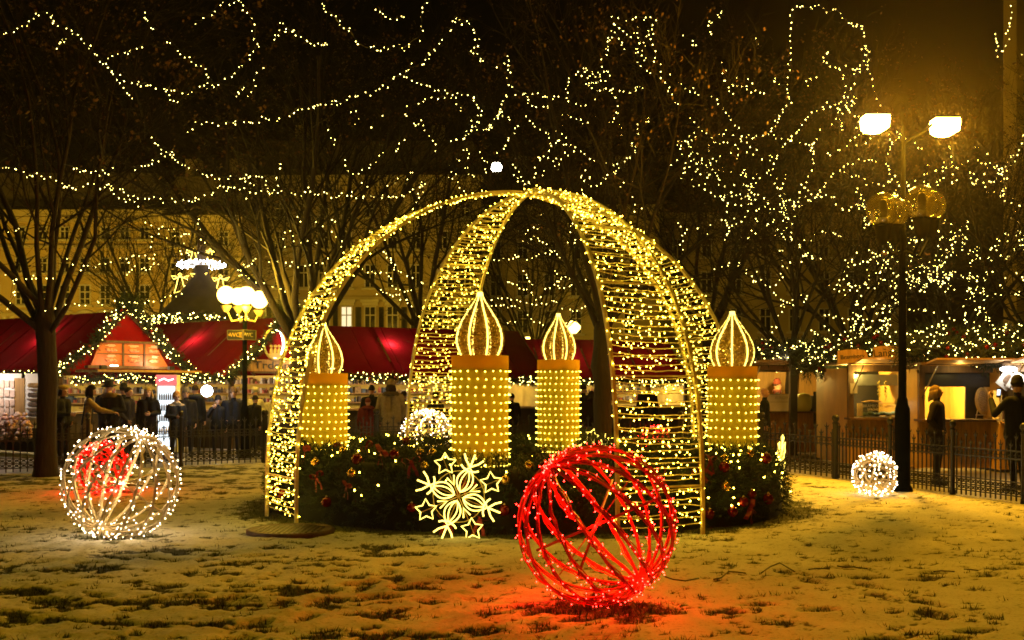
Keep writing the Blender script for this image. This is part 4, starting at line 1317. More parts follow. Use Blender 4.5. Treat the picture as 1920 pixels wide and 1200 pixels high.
# menu boards in the gable of the left stall
def on_gable(s, y, z): return stall_pt(s, -.03, y, z)
mb_ = empty('menu_board', SA.location, SA.rotation_euler[2], 'lit orange menu boards with pictures of food in the gable of the left stall', 'menu board')
M['menu'] = surf('menu_orange', (.62, .16, .05), .5, 0, .3, 6)
M['menu_pic'] = surf('menu_food', (.72, .36, .22), .5, 0, .5, 22, c2=(.35, .08, .04))
b = MB()
b.prism([(-1.12, 2.06), (1.05, 2.06), (.80, 2.62), (-.72, 2.62)], 0, .03, M=Matrix(((0, 1, 0, -.10), (1, 0, 0, 0), (0, 0, 1, 0), (0, 0, 0, 1))))
b.build('board', M['menu'], mb_)
b = MB()
for y in (-.42, .18): b.box((-.115, y, 2.34), (.02, .05, .54))
b.box((-.116, 0, 2.35), (.018, 1.75, .02))
b.box((-.13, 0, 2.645), (.06, 1.6, .05)); b.box((-.16, 0, 2.03), (.14, 2.4, .07))
b.build('board_frame', M['wood_dark'], mb_)
rn = random.Random(4)
for y in (-.70, -.12, .50):
    for z in (2.22, 2.47):
        b = MB()
        b.ellipsoid((-.112, y, z - .03), (.012, .17, .05), 10, 6, 0)
        b.ellipsoid((-.113, y + .03, z - .005), (.012, .15, .03), 10, 6, 0)
        b.build('food_picture', M['menu_pic'], mb_)
        b = MB()
        for q in range(3): b.box((-.112, y + rn.uniform(-.03, .03), z + .055 + .022 * q), (.008, rn.uniform(.14, .3), .010))
        b.build('lettering', M['paper'], mb_)
b = MB(); b.box((-.55, 0, 1.93), (.9, 2.9, .05)); b.build('flap', M['wood'], mb_)
for y in (-.95, .95):
    b = MB(); b.box((-.45, y, 2.02), (.10, .14, .09)); b.build('spot_head', M['black'], mb_)
b = MB(); b.box((-.40, .62, 2.06), (.06, .18, .02)); b.build('spot_glow', M['tube'], mb_)
stall_lamp('menu_lamp', stall_pt(SA, -.42, -.62, 2.14), 16, (1, .72, .45), .04)
stall_lamp('menu_lamp', stall_pt(SA, -.55, .5, 2.14), 6, (1, .66, .38), .04)

# pastry stall: board and round emblem
sg = empty('stall_sign', SB.location, SB.rotation_euler[2], 'pale board lettered Trdelnik under the round emblem of the pastry stall', 'sign')
b = MB(); b.box((-.10, .1, 2.10), (.04, 2.7, .30)); b.build('board', M['wood'], sg)
text_mb('Trdelník', .27, M['black'], sg, (-.128, .42, 2.10), (PI / 2, 0, -PI / 2), sx=1.7)
b = MB(); b.box((-.12, 0, 1.92), (.08, 2.4, .05)); b.build('ledge', M['wood_dark'], sg)
em = empty('emblem', stall_pt(SB, 0, .5, 0), SB.rotation_euler[2], 'round emblem with a glowing crescent and small figures on the pastry stall gable', 'emblem')
b = MB(); b.tube([(-.14, .36 * math.cos(2 * PI * k / 28), 2.66 + .40 * math.sin(2 * PI * k / 28)) for k in range(28)], .03, 6, 0, True); b.build('ring', M['gold'], em)
b = MB()
outer = [(.34 * math.cos(t), .38 * math.sin(t)) for t in [PI * (-.5 + k / 14) * 1.25 for k in range(15)]]
inner = [(.34 * math.cos(t) * .72 + .02, .38 * math.sin(t) * .95) for t in [PI * (-.5 + k / 14) * 1.25 for k in range(15)]]
vs = [(-.13, -y, 2.66 + z) for y, z in outer] + [(-.13, -y, 2.66 + z) for y, z in inner]
b.add(vs, [(i, i + 1, i + 16, i + 15) for i in range(14)]); b.build('crescent', M['tube'], em)
b = MB()
for k, y in enumerate((-.15, -.02, .11)):
    b.ellipsoid((-.13, y, 2.46), (.02, .06, .10), 8, 6); b.ball((-.13, y, 2.60), .045, 8, 6)
b.ellipsoid((-.125, 0, 2.36), (.02, .26, .07), 10, 6)
b.build('figures', surf('emblem_figures', (.72, .6, .35), .6), em)
stall_lamp('emblem_lamp', stall_pt(SB, -.5, 0, 2.2), 14, (1, .72, .4), .04)

# ------------------------------------------------------------------ wooden kiosks at the right
M['kiosk_in'] = surf('kiosk_boards', (.62, .38, .10), .6, 0, .25, 2.2, .12, stretch=(8, 1, .6))
def kiosk(label, x0, x1, Y, counter_py, head_py, wall_x, matfront, dark_in=False, depth=2.2):
    a = (x0 - CXP) / F * Y; b_ = (x1 - CXP) / F * Y; W = b_ - a
    zc = CH - (counter_py - HZ) / F * Y; zh = CH - (head_py - HZ) / F * Y
    k = empty('wooden_kiosk', ((a + b_) / 2, Y, 0), 0, label, 'kiosk', 'wooden food kiosks at right')
    b = MB()
    n = int(W / .14)
    for i in range(n):
        w = W / n
        b.box((-W / 2 + (i + .5) * w, .02 + .002 * (i % 2), zc / 2), (w - .006, .035, zc - .02))
    b.build('front_boards', matfront, k)
    b = MB(); b.box((0, -.02, zc + .002), (W + .02, .42, .04)); b.build('counter', M['wood_dark'], k)
    b = MB(); b.box((0, depth, zh / 2), (W, .04, zh)); b.build('back_wall', M['kiosk_in'], k)
    for s in (-1, 1):
        b = MB(); b.box((s * (W / 2 - .02), depth / 2 + .02, zh / 2), (.04, depth - .06, zh)); b.build('side_wall', M['kiosk_in'], k)
        b = MB(); b.box((s * (W / 2 - .055), -.025, (zc + zh) / 2), (.11, .09, zh - zc - .04)); b.build('post', M['wood_dark'], k)
    b = MB(); b.box((0, depth / 2 - .05, zh + .10), (W + .1, depth + .5, .05)); b.box((0, -.03, zh + .02), (W, .10, .18)); b.build('roof', M['wood_dark'], k)
    b = MB(); b.box((0, -.42, zh + .125), (W - .1, .75, .035), Matrix.Rotation(R(-8), 3, 'X')); b.build('hatch', M['wood'], k)
    b = MB()
    for s in (-1, 1): b.tube([(s * (W / 2 - .06), -.05, zh - .55), (s * (W / 2 - .10), -.7, zh + .05)], .012, 6)
    b.build('hatch_stay', M['steel'], k)
    return k, W, zc, zh
def kpt(k, x, y, z): return k.location + Vector((x, y, z))
KB, WB_, zcB, zhB = kiosk('wooden burger kiosk with dark posts behind the right hand candle', 1404, 1585, 25.4, 773, 692, 0, M['wood'])
KL, WL, zcL, zhL = kiosk('wooden flatbread kiosk with a glass case, behind the globe lamp post', 1589, 1718, 21.7, 785, 690, 0, M['wood'])
KR, WR, zcR, zhR = kiosk('wooden kiosk at right with a big seeded loaf in its window', 1721, 1872, 20.7, 788, 692, 0, M['wood'])
KX, WX, zcX, zhX = kiosk('wooden kiosk cut by the right picture edge with pictures and a bright lamp', 1876, 2040, 20.3, 788, 690, 0, M['wood'])
stall_lamp('kiosk_lamp', kpt(KB, -.35, .35, zhB - .12), 110, (1, .64, .14), .05)
stall_lamp('kiosk_lamp', kpt(KL, -.45, -.16, zhL - .12), 20, (1, .66, .12), .04)
stall_lamp('kiosk_lamp', kpt(KL, -.5, .75, zhL - .2), 120, (1, .66, .12), .04)
stall_lamp('kiosk_lamp', kpt(KR, -.35, 1.1, zhR - .12), 320, (1, .66, .12), .05)
stall_lamp('kiosk_lamp', kpt(KR, -.1, -.35, zhR + .0), 4, (1, .7, .2), .03)
stall_lamp('kiosk_lamp', kpt(KX, -.4, -.28, zhX - .12), 16, (1, .9, .72), .06)
# kiosk furnishings
def pk(px, py, Y): return P(px, py, Y)
b = MB(); b.box((0, .35, zhL - .24), (WL - .26, .5, .22)); b.build('hood', M['steel'], KL)
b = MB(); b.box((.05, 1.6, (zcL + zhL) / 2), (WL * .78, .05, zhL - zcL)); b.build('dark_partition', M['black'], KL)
b = MB(); b.box((0, .10, zhR - .13), (WR - .24, .08, .42)); b.build('roller_shutter', M['black'], KR)
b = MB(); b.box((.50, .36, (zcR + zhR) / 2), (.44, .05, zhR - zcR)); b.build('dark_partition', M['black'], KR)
b = MB(); b.box((.52, -.06, 1.02), (.30, .02, .85)); bb = b.build('chalk_board', M['black'], KB)
text_mb('BE', .18, M['paper'], KB, (.60, -.075, zcB + .24), (PI / 2, 0, 0))

def thing_mesh(name, label, cat, mb, mat, loc, group=None, rot=None):
    o = mb.build(name, mat, None, loc, label, cat, group)
    if rot: o.rotation_euler = rot
    return o
# big seeded loaf standing in the window
Lf = empty('loaf', pk(1842, 752, 20.9), 0, 'big oval seeded loaf standing upright in the kiosk window at right', 'bread')
b = MB(); b.ellipsoid((0, 0, 0), (.145, .04, .265), 20, 14, 0, Matrix.Rotation(R(-6), 3, 'Y')); b.build('crust', surf('crust', (.70, .52, .24), .7, 0, .3, 12), Lf)
b = MB(); b.ellipsoid((0, -.014, 0), (.108, .034, .215), 20, 14, 0, Matrix.Rotation(R(-6), 3, 'Y')); b.build('seeds', surf('seeds', (.62, .45, .3), .8, 0, .65, 60, .8), Lf)
b = MB()
for s in (-1, 1): b.bar((s * .11, .05, -.36), (s * .08, .02, -.16), .015, .015)
b.box((0, .03, -.27), (.24, .015, .015)); b.build('stand', M['white'], Lf)
stall_lamp('loaf_fill', pk(1815, 700, 20.9), 4, (1, .8, .45), .05)  # added fill lamp that brightens the loaf
# glass case with flatbreads
gc = empty('glass_case', pk(1655, 784, 21.55), 0, 'lit glass case lettered Langos on the flatbread kiosk counter', 'display case')
M['clear'] = glass('clear_glass', (.9, .93, .9), mix=.2)
b = MB(); W_ = .78
b.box((0, 0, .15), (W_, .012, .28)); b.box((-W_ / 2, .2, .15), (.012, .38, .28)); b.box((W_ / 2, .2, .15), (.012, .38, .28)); b.box((0, .2, .295), (W_, .4, .012)); b.build('panes', M['clear'], gc)
b = MB(); b.box((0, .2, .015), (W_, .42, .03)); b.build('tray', M['steel'], gc)
b = MB()
for i in range(6): b.ellipsoid((-.3 + .12 * i, .2, .07 + .02 * (i % 2)), (.08, .1, .04), 10, 6)
b.build('food', surf('salad', (.4, .42, .16), .7, 0, .6, 18), gc)
b = MB()
for i in range(5): b.ellipsoid((-.28 + .06 * i, .2, .32 + .012 * (i % 3)), (.09, .1, .018), 10, 6)
b.build('flatbreads', surf('fried_bread', (.68, .42, .13), .6, 0, .4, 14), gc)
text_mb('BRAMBORY', .075, M['paper'], gc, (-.20, -.012, .24), (PI / 2, 0, 0), ext=.002)
text_mb('SÝROVÉ', .06, M['paper'], gc, (-.20, -.012, .17), (PI / 2, 0, 0), ext=.002)
text_mb('LANGOŠ', .085, surf('pink_paint', (.65, .35, .42), .6), gc, (.17, -.012, .235), (PI / 2, 0, 0), ext=.002)
stall_lamp('case_lamp', gc.location + Vector((.2, .2, .26)), 3, (.9, 1, .8), .03)
for i, px in enumerate((1648, 1660)):
    b = MB(); b.tube([(0, 0, 0), (0, 0, .12)], .01, 6)
    for q in range(9):
        b.ball((.012 * (-1) ** q, 0, .10 + .036 * q), .022, 8, 5)
    thing_mesh('sweet_skewer', ('left', 'right')[i] + ' one of two upright yellow sweet skewers above the glass case', 'skewer', b, surf('sweet_%d' % i, (.72, .6, .12), .5, 0, .4, 20), pk(px, 752, 21.7), 'sweet skewers on the glass case')
b = MB(); b.box((0, 0, 0), (.14, .01, .20))
thing_mesh('price_list', 'small white price list on the yellow kiosk post left of the glass case', 'paper', b, M['paper'], pk(1601, 728, 21.55))
# burger kiosk furnishings
bx = empty('food_warmer', pk(1480, 771, 25.25), 0, 'long white steel counter warmer with slanted front in the burger kiosk', 'counter case')
b = MB(); b.prism([(-.45, 0), (.42, 0), (.46, .20), (.46, .40), (-.52, .40), (-.50, .2)], 0, .5); b.build('case', M['white'], bx)
b = MB(); b.box((-.02, -.008, .215), (.96, .012, .012)); b.box((-.02, -.01, .395), (.98, .02, .02)); b.build('trim', M['steel'], bx)
text_mb('BURGER MENU', .085, M['steel'], bx, (-.05, -.006, .31), (PI / 2, 0, 0), ext=.002)
gb = MB(); gb.lathe([(.16, 0), (.20, .08), (.21, .25), (.17, .38), (.05, .42)], 16)
thing_mesh('gas_bottle', 'squat yellow green barrel beside the white counter warmer', 'barrel', gb, surf('yellow_green', (.45, .45, .08), .5, 0, .2, 4), pk(1505, 771, 25.2))
mw = empty('microwave', pk(1543, 772, 25.3), 0, 'black microwave oven on the burger kiosk counter', 'microwave')
b = MB(); b.box((0, .2, .19), (.48, .4, .36)); b.build('case', M['black'], mw)
b = MB(); b.box((.05, -.01, .22), (.30, .02, .24)); b.build('door', M['pane'], mw)
b = MB(); b.box((.06, -.012, .05), (.12, .01, .02)); b.build('display', M['steel'], mw)
b = MB(); b.box((0, 0, 0), (.27, .02, .42)); ps = thing_mesh('poster', 'tall poster of a burger and a yellow cone on the burger kiosk wall', 'poster', b, M['paper'], pk(1543, 715, 26.3))
b = MB(); b.prism([(-.09, -.13), (.09, -.13), (.04, .12), (0, .16), (-.04, .12)], -.016, -.012); b.build('cone_picture', surf('poster_yellow', (.7, .45, .1), .6), ps)
b = MB(); b.prism([(-.11, -.19), (.11, -.19), (.11, -.13), (0, -.10), (-.11, -.13)], -.018, -.014); b.build('burger_picture', surf('poster_brown', (.3, .08, .03), .6), ps)
# signs above the kiosks
bs = empty('burger_sign', pk(1443, 679, 25.2), R(4), 'pinkish burger sign with outlined letters above the burger kiosk', 'sign')
b = MB(); b.box((0, 0, 0), (1.05, .04, .36)); b.build('board', surf('sign_brown', (.34, .16, .09), .6, 0, .3, 4), bs)
text_mb('BURGER', .27, surf('sign_letters', (.8, .62, .48), .6), bs, (0, -.028, .0), (PI / 2, 0, 0), sx=1.0)
b = MB(); b.box((.38, -.20, .02), (.09, .07, .07)); b.tube([(.38, -.02, .12), (.38, -.2, .08)], .012, 5); b.build('spot', M['black'], bs)
stall_lamp('sign_lamp', pk(1478, 672, 24.9), 14, (1, .7, .5), .04)
for px, py, txt, lab, w in ((1663, 661, 'Langoš', 'arched wooden board lettered Langos leaning above the flatbread kiosk', .58), (1598, 668, 'Brambory', 'dim wooden board above the gap between burger kiosk and flatbread kiosk', .62)):
    o = empty('name_board', pk(px, py, 21.4), 0, lab, 'sign'); o.rotation_euler = (R(-6), R(-4), 0)
    b = MB(); b.prism([(-w / 2, -.13), (w / 2, -.13), (w / 2 - .02, .09), (w * .2, .13), (-w * .2, .14), (-w / 2 + .03, .12)], -.012, .012); b.build('board', M['wood'], o)
    text_mb(txt, .20 if txt[0] == 'L' else .12, M['black'], o, (0, -.018, -.01), (PI / 2, 0, 0))
stall_lamp('sign_lamp', pk(1650, 676, 20.9), 1, (1, .7, .35), .04)
# kiosk lamp and slanted pictures at the far right
b = MB(); b.ellipsoid((0, 0, 0), (.16, .10, .05), 16, 8); thing_mesh('bowl_lamp', 'bright white bowl lamp under the kiosk roof at the right picture edge', 'lamp', b, glow('bowl_glow', (1, .96, .88), 14), pk(1891, 692, 20.0))
for i, (px, py, rr_) in enumerate(((1887, 712, 38), (1906, 716, 33))):
    b = MB(); b.box((0, 0, 0), (.26, .012, .34)); o = thing_mesh('picture_sheet', ('left', 'right')[i] + ' one of two slanted white picture sheets under the bright bowl lamp', 'picture', b, M['paper'], pk(px, py, 20.15 - .03 * i), 'slanted picture sheets'); o.rotation_euler = (0, R(rr_), 0)
    b = MB(); b.ellipsoid((.0, -.007, .02), (.06, .004, .10), 10, 6); b.ellipsoid((.04, -.007, -.08), (.03, .004, .04), 8, 6); b.build('drawing', surf('drawing_%d' % i, (.35, .22, .14), .8, 0, .5, 20), o)
# fir hedge of garlands on the kiosk roofs
gk = [([(1410, 662), (1440, 655), (1470, 660), (1500, 672)], 25.0, 'burger sign'), ([(1490, 668), (1525, 650), (1560, 655), (1590, 668)], 24.2, 'right half of the burger kiosk roof'),
      ([(1510, 690), (1540, 682), (1570, 690), (1592, 690)], 23.4, 'eave of the burger kiosk'), ([(1585, 655), (1625, 642), (1665, 645), (1705, 652)], 21.9, 'flatbread kiosk signs'),
      ([(1690, 660), (1740, 655), (1800, 660), (1860, 655)], 20.9, 'front of the loaf kiosk roof'), ([(1840, 668), (1880, 660), (1930, 662)], 20.4, 'kiosk at the right picture edge'),
      ([(1700, 640), (1760, 632), (1830, 636), (1920, 630)], 21.6, 'ridge of the right hand kiosks')]
for i, (pp, Y, w) in enumerate(gk):
    garland([P(x, y, Y) for x, y in pp], .26, 'thick lit fir garland with red baubles over the ' + w, 260, 42, 'fir garlands on the kiosk roofs', 60 + i, .010, 4)
# dark upright posts of the burger kiosk
b = MB(); b.box((0, 0, 1.15), (.16, .16, 2.3)); thing_mesh('roof_post', 'dark square post holding the burger kiosk roof right of the burger sign', 'post', b, M['black'], (P(1487, 760, 24.6).x, 24.6, 0))
# goods at the far left: white shelves and pelts
gd = empty('goods_display', (P(30, 760, 23.6).x, 23.6, 0), R(18), 'bright white display of woollen goods and hats at the left picture edge', 'display')
b = MB(); b.box((-.45, .1, 1.25), (1.1, .05, 1.2)); b.box((.42, .1, 1.25), (.5, .05, 1.2)); b.build('panel', M['white'], gd)
b = MB(); b.box((.06, .08, 1.2), (.2, .06, 1.1)); b.build('divider', M['wood'], gd)
rn = random.Random(9)
pale = surf('pale_wool', (.74, .56, .48), .9, 0, .35, 16)
for k in range(5):
    b = MB()
    for i in range(9): b.box((-.92 + .105 * i, .05, .82 + .2 * k + rn.gauss(0, .008)), (.07 + rn.random() * .03, .05, .13 + rn.random() * .05))
    b.build('scarf_row', pale, gd)
for k in range(4):
    b = MB()
    for i in range(9): b.ellipsoid((.28 + .042 * i, -.02, .96 + .21 * k), (.05, .07, .055), 8, 6)
    b.build('hat_row', GOODS[2] if k < 3 else GOODS[4], gd)
    b = MB(); b.box((.44, -.02, .89 + .21 * k), (.5, .2, .015)); b.build('shelf', M['white'], gd)
b = MB()
for q in range(150): b.ellipsoid((rn.uniform(-1.0, .35), rn.uniform(-.35, -.1), rn.uniform(.55, 1.0) - .12 * rn.random()), (.055, .05, .04), 6, 5)
b.build('woollen_heap', surf('wool', (.66, .52, .45), .9, 0, .5, 7, c2=(.4, .16, .14)), gd)
stall_lamp('display_lamp', gd.location + Vector((-.2, -.6, 1.75)), 34, (1, .84, .70), .06)
# fridge
fr = empty('drinks_fridge', (P(312, 760, 25.6).x, 25.6, 0), R(8), 'white glass door drinks fridge with a red lit header', 'fridge')
b = MB(); b.box((0, .3, .92), (.46, .55, 1.84)); b.build('cabinet', M['white'], fr)
b = MB(); b.box((0, -.0, 1.72), (.47, .06, .22)); b.build('header', glow('fridge_header', (1.0, .10, .10), 2.2), fr)
b = MB(); b.tube([(-.16, -.035, 1.70), (-.05, -.035, 1.75), (.05, -.035, 1.70), (.17, -.035, 1.74)], .016, 5); b.build('header_script', glow('header_white', (1, .9, .85), 4), fr)
b = MB(); b.box((0, .012, .86), (.38, .02, 1.42)); b.build('door', glow('fridge_light', (.86, .95, 1.0), 1.8), fr)
for z in (.45, .75, 1.0, 1.25):
    b = MB()
    for i in range(7): b.lathe([(.02, 0), (.02, .1), (.009, .14), (.009, .17)], 6, 0, (-.15 + .05 * i, -.012, z))
    b.build('bottles', GOODS[2] if z > .5 else surf('yellow_bottles', (.7, .5, .05), .5), fr)
    b = MB(); b.box((0, -.006, z - .01), (.37, .03, .012)); b.build('shelf', M['steel'], fr)
# concrete blocks outside the fence
for i, (px, yb) in enumerate(((383, 836), (480, 836))):
    Y = CH * F / (yb - HZ)
    b = MB(); w = .40
    b.box((0, 0, .30), (w, w, .60)); b.box((0, 0, .61), (w * .9, w * .9, .02))
    thing_mesh('concrete_block', ('pale ochre concrete block outside the fence left of the globe lamp', 'pale ochre concrete block outside the fence right of the globe lamp')[i], 'block', b, surf('ochre_concrete', (.5, .36, .12), .85, 0, .25, 6, .3), (P(px, 800, Y).x, Y, -.05), 'concrete blocks')
# dark kiosk with conical roof and the lit canopy with angels above it
kx = P(378, 600, 38)
ks = empty('round_kiosk', (kx.x, 38, 0), 0, 'dark round kiosk with a cone roof behind the pastry stall', 'kiosk')
b = MB(); b.lathe([(1.55, 3.85), (1.5, 4.0), (.8, 4.75), (.28, 5.45), (.2, 6.0)], 16); b.build('roof', M['tile'], ks)
b = MB()
for k in range(8): b.box((1.35 * math.cos(k * PI / 4), 1.35 * math.sin(k * PI / 4), 1.95), (.12, .12, 3.9))
b.build('posts', M['wood_dark'], ks)
b = MB(); b.lathe([(.16, 5.6), (.16, 7.1)], 10); b.build('mast', M['wood_dark'], ks)
garland([Vector((kx.x + 1.6 * math.cos(a), 38 + 1.6 * math.sin(a), 3.85)) for a in [PI + PI * k / 8 for k in range(9)]], .16, 'lit fir garland round the edge of the cone roofed kiosk', 120, 26, seed=91, bulb_r=.02)
cn = empty('light_canopy', (kx.x, 38, P(0, 497, 38).z), 0, 'shining white canopy of light strings with hanging angel figures above the cone roof', 'light canopy')
rn = random.Random(12)
b = MB()
for q in range(420):
    a = rn.random() * 6.28; r_ = .85 * rn.random() ** .5
    b.bulb((r_ * math.cos(a), r_ * math.sin(a), .14 * (1 - r_) + rn.gauss(.0, .045)), (0, 0, -1), .016, .01)
b.build('cool_bulbs', M['led_cool'], cn)
b = MB(); b.lathe([(.88, -.03), (.6, .06), (.2, .15), (.0, .2)], 18); b.build('canopy', M['white'], cn)
def angel(x, y, z, s, par):
    b = MB()
    for pl in ([(0, .30), (-.06, .36), (0, .42), (.06, .36), (0, .30)], [(0, .30), (-.22, .2), (-.3, .32), (-.12, .3)], [(0, .30), (.22, .22), (.32, .34), (.14, .28)], [(-.06, .28), (-.12, 0), (-.2, -.28), (0, -.22), (.2, -.28), (.12, 0), (.06, .28)]):
        b.tube([(x + px * s, y, z + pz * s) for px, pz in pl], .016, 4)
    b.build('angel', M['rope'], par)
for (x, z, s) in ((-.70, -.72, 1.0), (.72, -.78, 1.0), (-.05, -.62, .95)):
    angel(x, -.2, z, s, cn)
    b = MB(); b.tube([(x, -.2, z + .42), (x * .98, -.2, -.02)], .006, 4); b.build('hanger', M['wire_dark'], cn)
for x in (-.28, .30): angel(x, 0, .32, .62, cn)
# ------------------------------------------------------------------ people
def remesh(mb, vox, smooth=4):
    me = mb.mesh('tmp', [])
    o = bpy.data.objects.new('tmp', me); col.objects.link(o)
    md = o.modifiers.new('r', 'REMESH'); md.mode = 'VOXEL'; md.voxel_size = vox; md.use_smooth_shade = True
    s = o.modifiers.new('s', 'SMOOTH'); s.iterations = smooth; s.factor = .5
    dg = bpy.context.evaluated_depsgraph_get(); dg.update()
    r = bpy.data.meshes.new_from_object(o.evaluated_get(dg))
    bpy.data.objects.remove(o); bpy.data.meshes.remove(me)
    return r
_cm = {}
def cloth(c):
    if c not in _cm: _cm[c] = surf('cloth_%d' % len(_cm), tuple(v * (.55 if max(c) < .08 else .8) for v in c), .85, 0, .3, 22, .2, spec=.2)
    return _cm[c]
M['skin'] = surf('skin', (.48, .27, .17), .55, 0, .12, 12)
M['eye'] = surf('eye', (.02, .015, .012), .2, 0, .1, 5)
M['boot'] = surf('boot', (.02, .016, .013), .6, 0, .3, 12)
def hand_mb(wrist, d, palm_n, s=1.0, curl=.35, side=1):
    "palm, four unequal bent fingers and a thumb leaving the side of the palm"
    mb = MB(); d = Vector(d).normalized(); n = Vector(palm_n); n = (n - d * n.dot(d)).normalized(); x = d.cross(n) * side
    w = Vector(wrist)
    mb.tube([w - d * .02, w + d * .03 * s, w + d * .07 * s, w + d * .095 * s], [.024 * s, .034 * s, .040 * s, .034 * s], 8, 0, flat=.45, side=x)
    for k, (o, L) in enumerate(((-.030, .066), (-.010, .076), (.011, .071), (.030, .056))):
        b0 = w + d * .09 * s + x * o * s; pts = [b0]; a = curl * .5
        for j in range(3):
            a += curl * (.6 + .15 * k)
            pts.append(pts[-1] + (d * math.cos(a) + n * math.sin(a)) * L * s * (.45, .32, .23)[j])
        mb.tube(pts, [.0095 * s, .009 * s, .0082 * s, .0065 * s], 6, 0)
    t0 = w + d * .03 * s - x * .032 * s
    mb.tube([t0, t0 + (d * .6 - x * .7 + n * .3).normalized() * .032 * s, t0 + (d * .6 - x * .7 + n * .3).normalized() * .032 * s + (d * .9 - x * .2 + n * .4).normalized() * .034 * s], [.012 * s, .0105 * s, .008 * s], 6, 0)
    return mb
def person(px, head_py, Y, face, label, coat=(.03, .028, .03), trousers=(.03, .03, .035), coat_len=.82, hat=None, hatc=(.02, .02, .02), hair=(.05, .03, .02), hair_len=0, larm='down', rarm='down',
           build=1.0, scarf=None, tilt=0.0, turn=0.0, vox=.02, fur=None, lean=0.0, vest=None, extra=None, group='people at the market stalls'):
    zt = CH - (head_py - HZ) / F * Y
    S = zt / (1.755 + (.03 if hat else 0))
    o = empty('person', (P(px, 700, Y).x, Y, -.05), R(face), label, 'person', group)
    S = (zt + .05) / (1.755 + (.03 if hat else 0))
    o.scale = (S, S, S)
    B = build
    ln = lambda v: Vector((v[0] + .0, v[1] - lean * max(0, v[2] - .9), v[2]))
    mb = MB(); C = lambda a, b, ra, rb: mb.capsule(ln(a), ln(b), ra, rb, 10)
    bones = []
    for s in (-1, 1):
        C((s * .09, 0, .92), (s * .10, -.015, .50), .098 * B, .066)
        C((s * .10, -.015, .50), (s * .105, .02, .09), .064, .045)
        C((s * .105, .03, .05), (s * .12, -.14, .035), .05, .042)
        C((s * .075 * B, 0, .95), (s * .10 * B, 0, 1.36), .118 * B, .105 * B)
        C((s * .10, 0, 1.40), (s * .185 * B, .005, 1.41), .085, .068)
        if coat_len < .9:
            C((s * .07, 0, .98), (s * .085, 0, coat_len + .08), .125 * B, .135 * B)
    C((0, .01, 1.42), (0, -.005, 1.55), .066, .055)
    hands = []
    arms = {-1: rarm, 1: larm}
    for s in (-1, 1):
        sh = Vector((s * .195 * B, .005, 1.40)); k = arms[s]
        if k == 'down': el = Vector((s * .25 * B, .03, 1.12)); wr = Vector((s * .24 * B, -.03, .88)); pn = (-s, 0, 0)
        elif k == 'bent': el = Vector((s * .26 * B, .02, 1.14)); wr = Vector((s * .09, -.23, 1.12)); pn = (0, 0, 1) if False else (-s * .3, .8, .2)
        elif k == 'pocket': el = Vector((s * .29 * B, .07, 1.14)); wr = Vector((s * .19, -.06, .96)); pn = (-s, 0, 0)
        elif k == 'reach': el = Vector((s * .22 * B, -.22, 1.22)); wr = Vector((s * .14, -.50, 1.16)); pn = (0, 0, -1)
        elif k == 'raise': el = Vector((s * .27 * B, -.16, 1.20)); wr = Vector((s * .16, -.36, 1.42)); pn = (0, 1, 0)
        elif k == 'tray': el = Vector((s * .25 * B, -.02, 1.13)); wr = Vector((s * .20, -.30, 1.06)); pn = (0, 0, 1)
        else: el, wr, pn = k
        mb.capsule(ln(sh), ln(el), .068, .056, 10); mb.capsule(ln(el), ln(wr), .058, .044, 10)
        d = (wr - el).normalized()
        hands.append((ln(wr), d, pn, s))
    if fur: mb.tube([ln((.13 * math.cos(t), .02 - .10 * math.sin(t), 1.47)) for t in [2 * PI * i / 12 for i in range(12)]], .055, 8, 0, True)
    if scarf: mb.tube([ln((.085 * math.cos(t), .0 - .08 * math.sin(t), 1.49)) for t in [2 * PI * i / 12 for i in range(12)]], .04, 8, 0, True)
    # head, in its own frame then turned and tilted on the neck
    HM = Matrix.Translation(ln((0, -.01, 1.555))) @ Matrix.Rotation(turn, 4, 'Z') @ Matrix.Rotation(tilt, 4, 'X')
    hd = MB()
    hd.ellipsoid((0, .012, .092), (.076, .094, .108), 14, 10)
    hd.ellipsoid((0, -.028, .035), (.056, .062, .062), 12, 8)
    hd.capsule((0, -.085, .075), (0, -.104, .052), .010, .015, 8)
    for s in (-1, 1): hd.ellipsoid((s * .076, .015, .07), (.012, .022, .032), 8, 6)
    hd.ellipsoid((0, -.082, .022), (.024, .012, .009), 8, 6)
    hd.ellipsoid((0, -.078, .105), (.05, .018, .014), 10, 6)
    mb.merge(hd, HM)
    me = remesh(mb, vox)
    ml = [cloth(coat), cloth(trousers), M['skin'], M['boot'], cloth(fur or scarf or coat), cloth(vest or coat)]
    for m in ml: me.materials.append(m)
    hc = HM @ Vector((0, 0, .085))
    mi = []
    for p in me.polygons:
        c = p.center; z = c.z
        if (c - hc).length < .135 and (c - HM @ Vector((0, 0, 0))).z > -.02: k = 2
        elif (fur or scarf) and z > 1.42 and math.hypot(c.x, c.y + lean * .5) < .2: k = 4
        elif z < .12: k = 3
        elif z < coat_len and abs(c.x) < .23: k = 1
        elif vest and abs(c.x) < .165 * B and z > .9: k = 5
        else: k = 0
        mi.append(k)
    me.polygons.foreach_set('material_index', mi)
    me.polygons.foreach_set('use_smooth', [True] * len(mi))
    # hands are joined on at the wrists
    hb = MB()
    for wr, d, pn, s in hands:
        hb.merge(hand_mb(wr + d * .01, d, pn, 1.0, .45, s), None, 2)
    b2 = MB(); b2.v = [tuple(v.co) for v in me.vertices]; b2.f = [list(p.vertices) for p in me.polygons]; b2.m = list(mi); b2.s = [True] * len(mi)
    b2.merge(hb)
    b2.build('body', ml, o)
    bpy.data.meshes.remove(me)
    e = MB()
    for s in (-1, 1): e.ball(HM @ Vector((s * .031, -.084, .088)), .0105, 8, 6)
    e.build('eyes', M['eye'], o)
